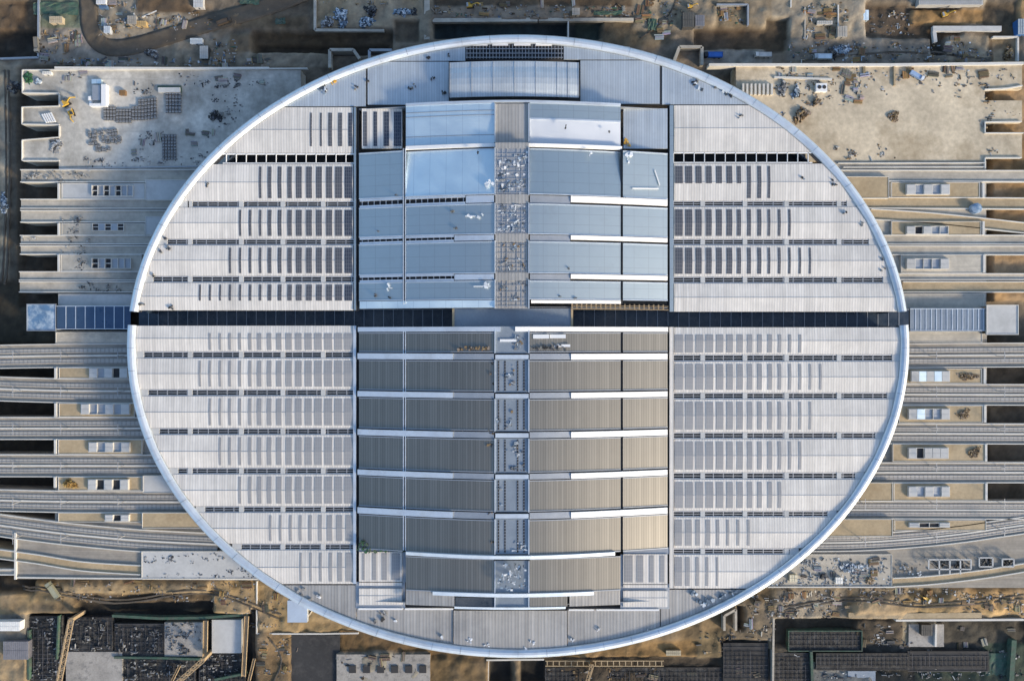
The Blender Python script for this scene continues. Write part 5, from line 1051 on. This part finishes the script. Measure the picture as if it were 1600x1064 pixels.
# odds and ends on the roof
def bits(label, pts, pal, sz, z, name, cat, group):
    for px, py in pts:
        mb = MB(); p = W(px, py, z if not callable(z) else z(px))
        for _ in range(random.randint(2, 5)): a = random.uniform(.5, 1) * sz; mb.obox(p.x + random.gauss(0, sz * .5), p.y + random.gauss(0, sz * .4), p.z - .2, p.z + random.uniform(.3, .9), a, a * random.uniform(.3, .9), random.uniform(0, 3), random.choice(pal))
        tag(mb.build(name, M['tint']), label, cat, group)
bits('dark tool pile lying on the pale top end of the roof', [(576, 128), (648, 134), (643, 138), (676, 122), (694, 145), (701, 85), (669, 92), (557, 138), (506, 132), (1085, 128), (1118, 136)], DARKP, 1.5, 29.9, 'tool_pile', 'tool pile', 'tool piles on the top end of the roof')
bits('small dark tool pile on the smooth upper vault', [(706, 331), (711, 355), (590, 361), (586, 462), (608, 464), (621, 304), (748, 240), (952, 206), (884, 200), (888, 421), (875, 465), (900, 466), (975, 309)], DARKP, 1.2, lambda px: zv(px) + .3, 'tool_pile', 'tool pile', 'tool piles on the upper vault')
bits('white sheet scrap lying on the smooth upper vault', [(735, 338), (750, 338), (758, 447), (762, 286), (765, 290), (607, 449), (985, 248), (980, 244), (924, 240)], [H('dfe3e6'), H('c5ccd2')], 2.2, lambda px: zv(px) + .3, 'sheet_scrap', 'sheet scrap', 'white scraps on the upper vault')
bits('orange yellow sack pile on the rim side of the pale top end roof', [(523, 126), (521, 129)], [H('c79a3c'), H('a97d2b')], 1.6, 29.9, 'sack_pile', 'sack pile', 'sacks on the upper left end roof'); bits('orange sack pile in the corner of the plain ribbed flat roof', [(979, 223), (983, 226)], [H('c79a3c'), H('a97d2b'), H('d5b060')], 1.8, 30.8, 'sack_pile', 'sack pile', 'sacks on the flat roof')
bits('pile of offcuts beside the gutter of the pale top end roof', [(500, 138), (508, 142), (1086, 127), (1093, 140), (1128, 142), (1140, 148)], BLUEW + DARKP[:2], 2.4, 29.9, 'offcut_pile', 'offcut pile', 'offcuts on the top end of the roof')
bits('dark bit of kit on the canopy beside the left rim', [(287, 306), (258, 372), (262, 388), (240, 430), (325, 290), (223, 476), (268, 480), (250, 395), (266, 390)], DARKP, 1.4, 30.3, 'tool_pile', 'tool pile', 'kit beside the left rim'); bits('dark bit of kit on the canopy beside the right rim', [(1302, 288), (1346, 352), (1382, 423), (1378, 405), (1320, 332), (1300, 283), (1222, 178), (1155, 182), (1256, 278)], DARKP + BLUEW, 1.5, 30.3, 'tool_pile', 'tool pile', 'kit beside the right rim')
bits('tan rubbish row along the lower edge of the first dark ribbed panel', [(715 + i * 6, 544) for i in range(9)], BROWN, 1.6, lambda px: zv(px) + .3, 'rubbish_pile', 'rubbish pile', 'tan rubbish on the first dark panel'); bits('dark rubbish row on the first tan ribbed panel', [(835 + i * 7, 543) for i in range(8)], DARKP, 1.5, lambda px: zv(px) + .3, 'rubbish_pile', 'rubbish pile', 'dark rubbish on the first tan panel')
bits('dirt patch against the spine kerb on the dark ribbed side', [(769, 567), (768, 585), (768, 600), (770, 676), (766, 694), (769, 745), (764, 672), (768, 800), (769, 846)], DARKP + BROWN, 1.5, 44.2, 'rubbish_pile', 'rubbish pile', 'dirt along the spine kerb'); bits('green moss like waste at the lower left corner of the ribbed vault', [(563 + i * 8, 858 + (i % 2)) for i in range(9)] + [(566, 848), (572, 851)], [H('2f5a3a'), H('24452e'), H('4a5a44')], 1.6, 32.5, 'net_scrap', 'net scrap', 'green net scraps at the vault corner')
bits('white bag lying on the grey bottom end roof', [(617, 970), (690, 995), (735, 1000), (833, 1003), (936, 985), (498, 932), (1010, 983), (820, 1012), (895, 1000), (760, 1007)], [H('e2e4e6'), H('c9cdd2')], 1.3, 30.1, 'bag', 'bag', 'white bags on the grey end roof'); bits('blue white offcut pile at the right tip of the grey bottom end roof', [(1088, 940), (1098, 944), (1106, 938), (1115, 936), (1130, 930), (1145, 925), (1085, 925)], BLUEW, 2.2, 30.1, 'offcut_pile', 'offcut pile', 'offcuts on the grey end roof, right tip'); bits('grey white offcut pile at the left of the grey bottom end roof', [(600, 958), (594, 968), (588, 972), (470, 925), (497, 930), (486, 938)], GREY, 2.2, 30.1, 'offcut_pile', 'offcut pile', 'offcuts on the grey end roof, left side')
for lb, r in (('white panel lying on the first tan ribbed panel, left of two', (833, 522.5, 858, 529)), ('white panel lying on the first tan ribbed panel, right of two', (859, 522.5, 884, 528.5)), ('thin white panel near the dark rubbish row', (866, 538, 891, 542)), ('white strip panel on the spine near the slot', (781, 530, 807, 534))):
    z = zv((r[0] + r[2]) / 2) + (.5 if r[0] > 825 else -.3); mb = MB(); mb.pbox(*r, z - .3, z + .25); tag(mb.build('loose_panel', M['white']), lb, 'panel')
for lb, a, b in (('long white pipe lying on the smooth right outer panel', (988, 294.5), (1029, 295)), ('slanted white pipe on the smooth right outer panel', (1023, 266), (1031, 290)), ('pale pipe on the smooth blue panel near the spine', (727, 338), (744, 338)), ('pale strip lying on the lowest blue panel', (740, 447.5), (766, 447.5))):
    za, zb = zv(a[0]) + .6, zv(b[0]) + .6; mb = MB(); mb.bar(W(*a, za), W(*b, zb), .55, .5); tag(mb.build('pipe', M['white']), lb, 'pipe')
c = W(798.5, 568, 44.5)
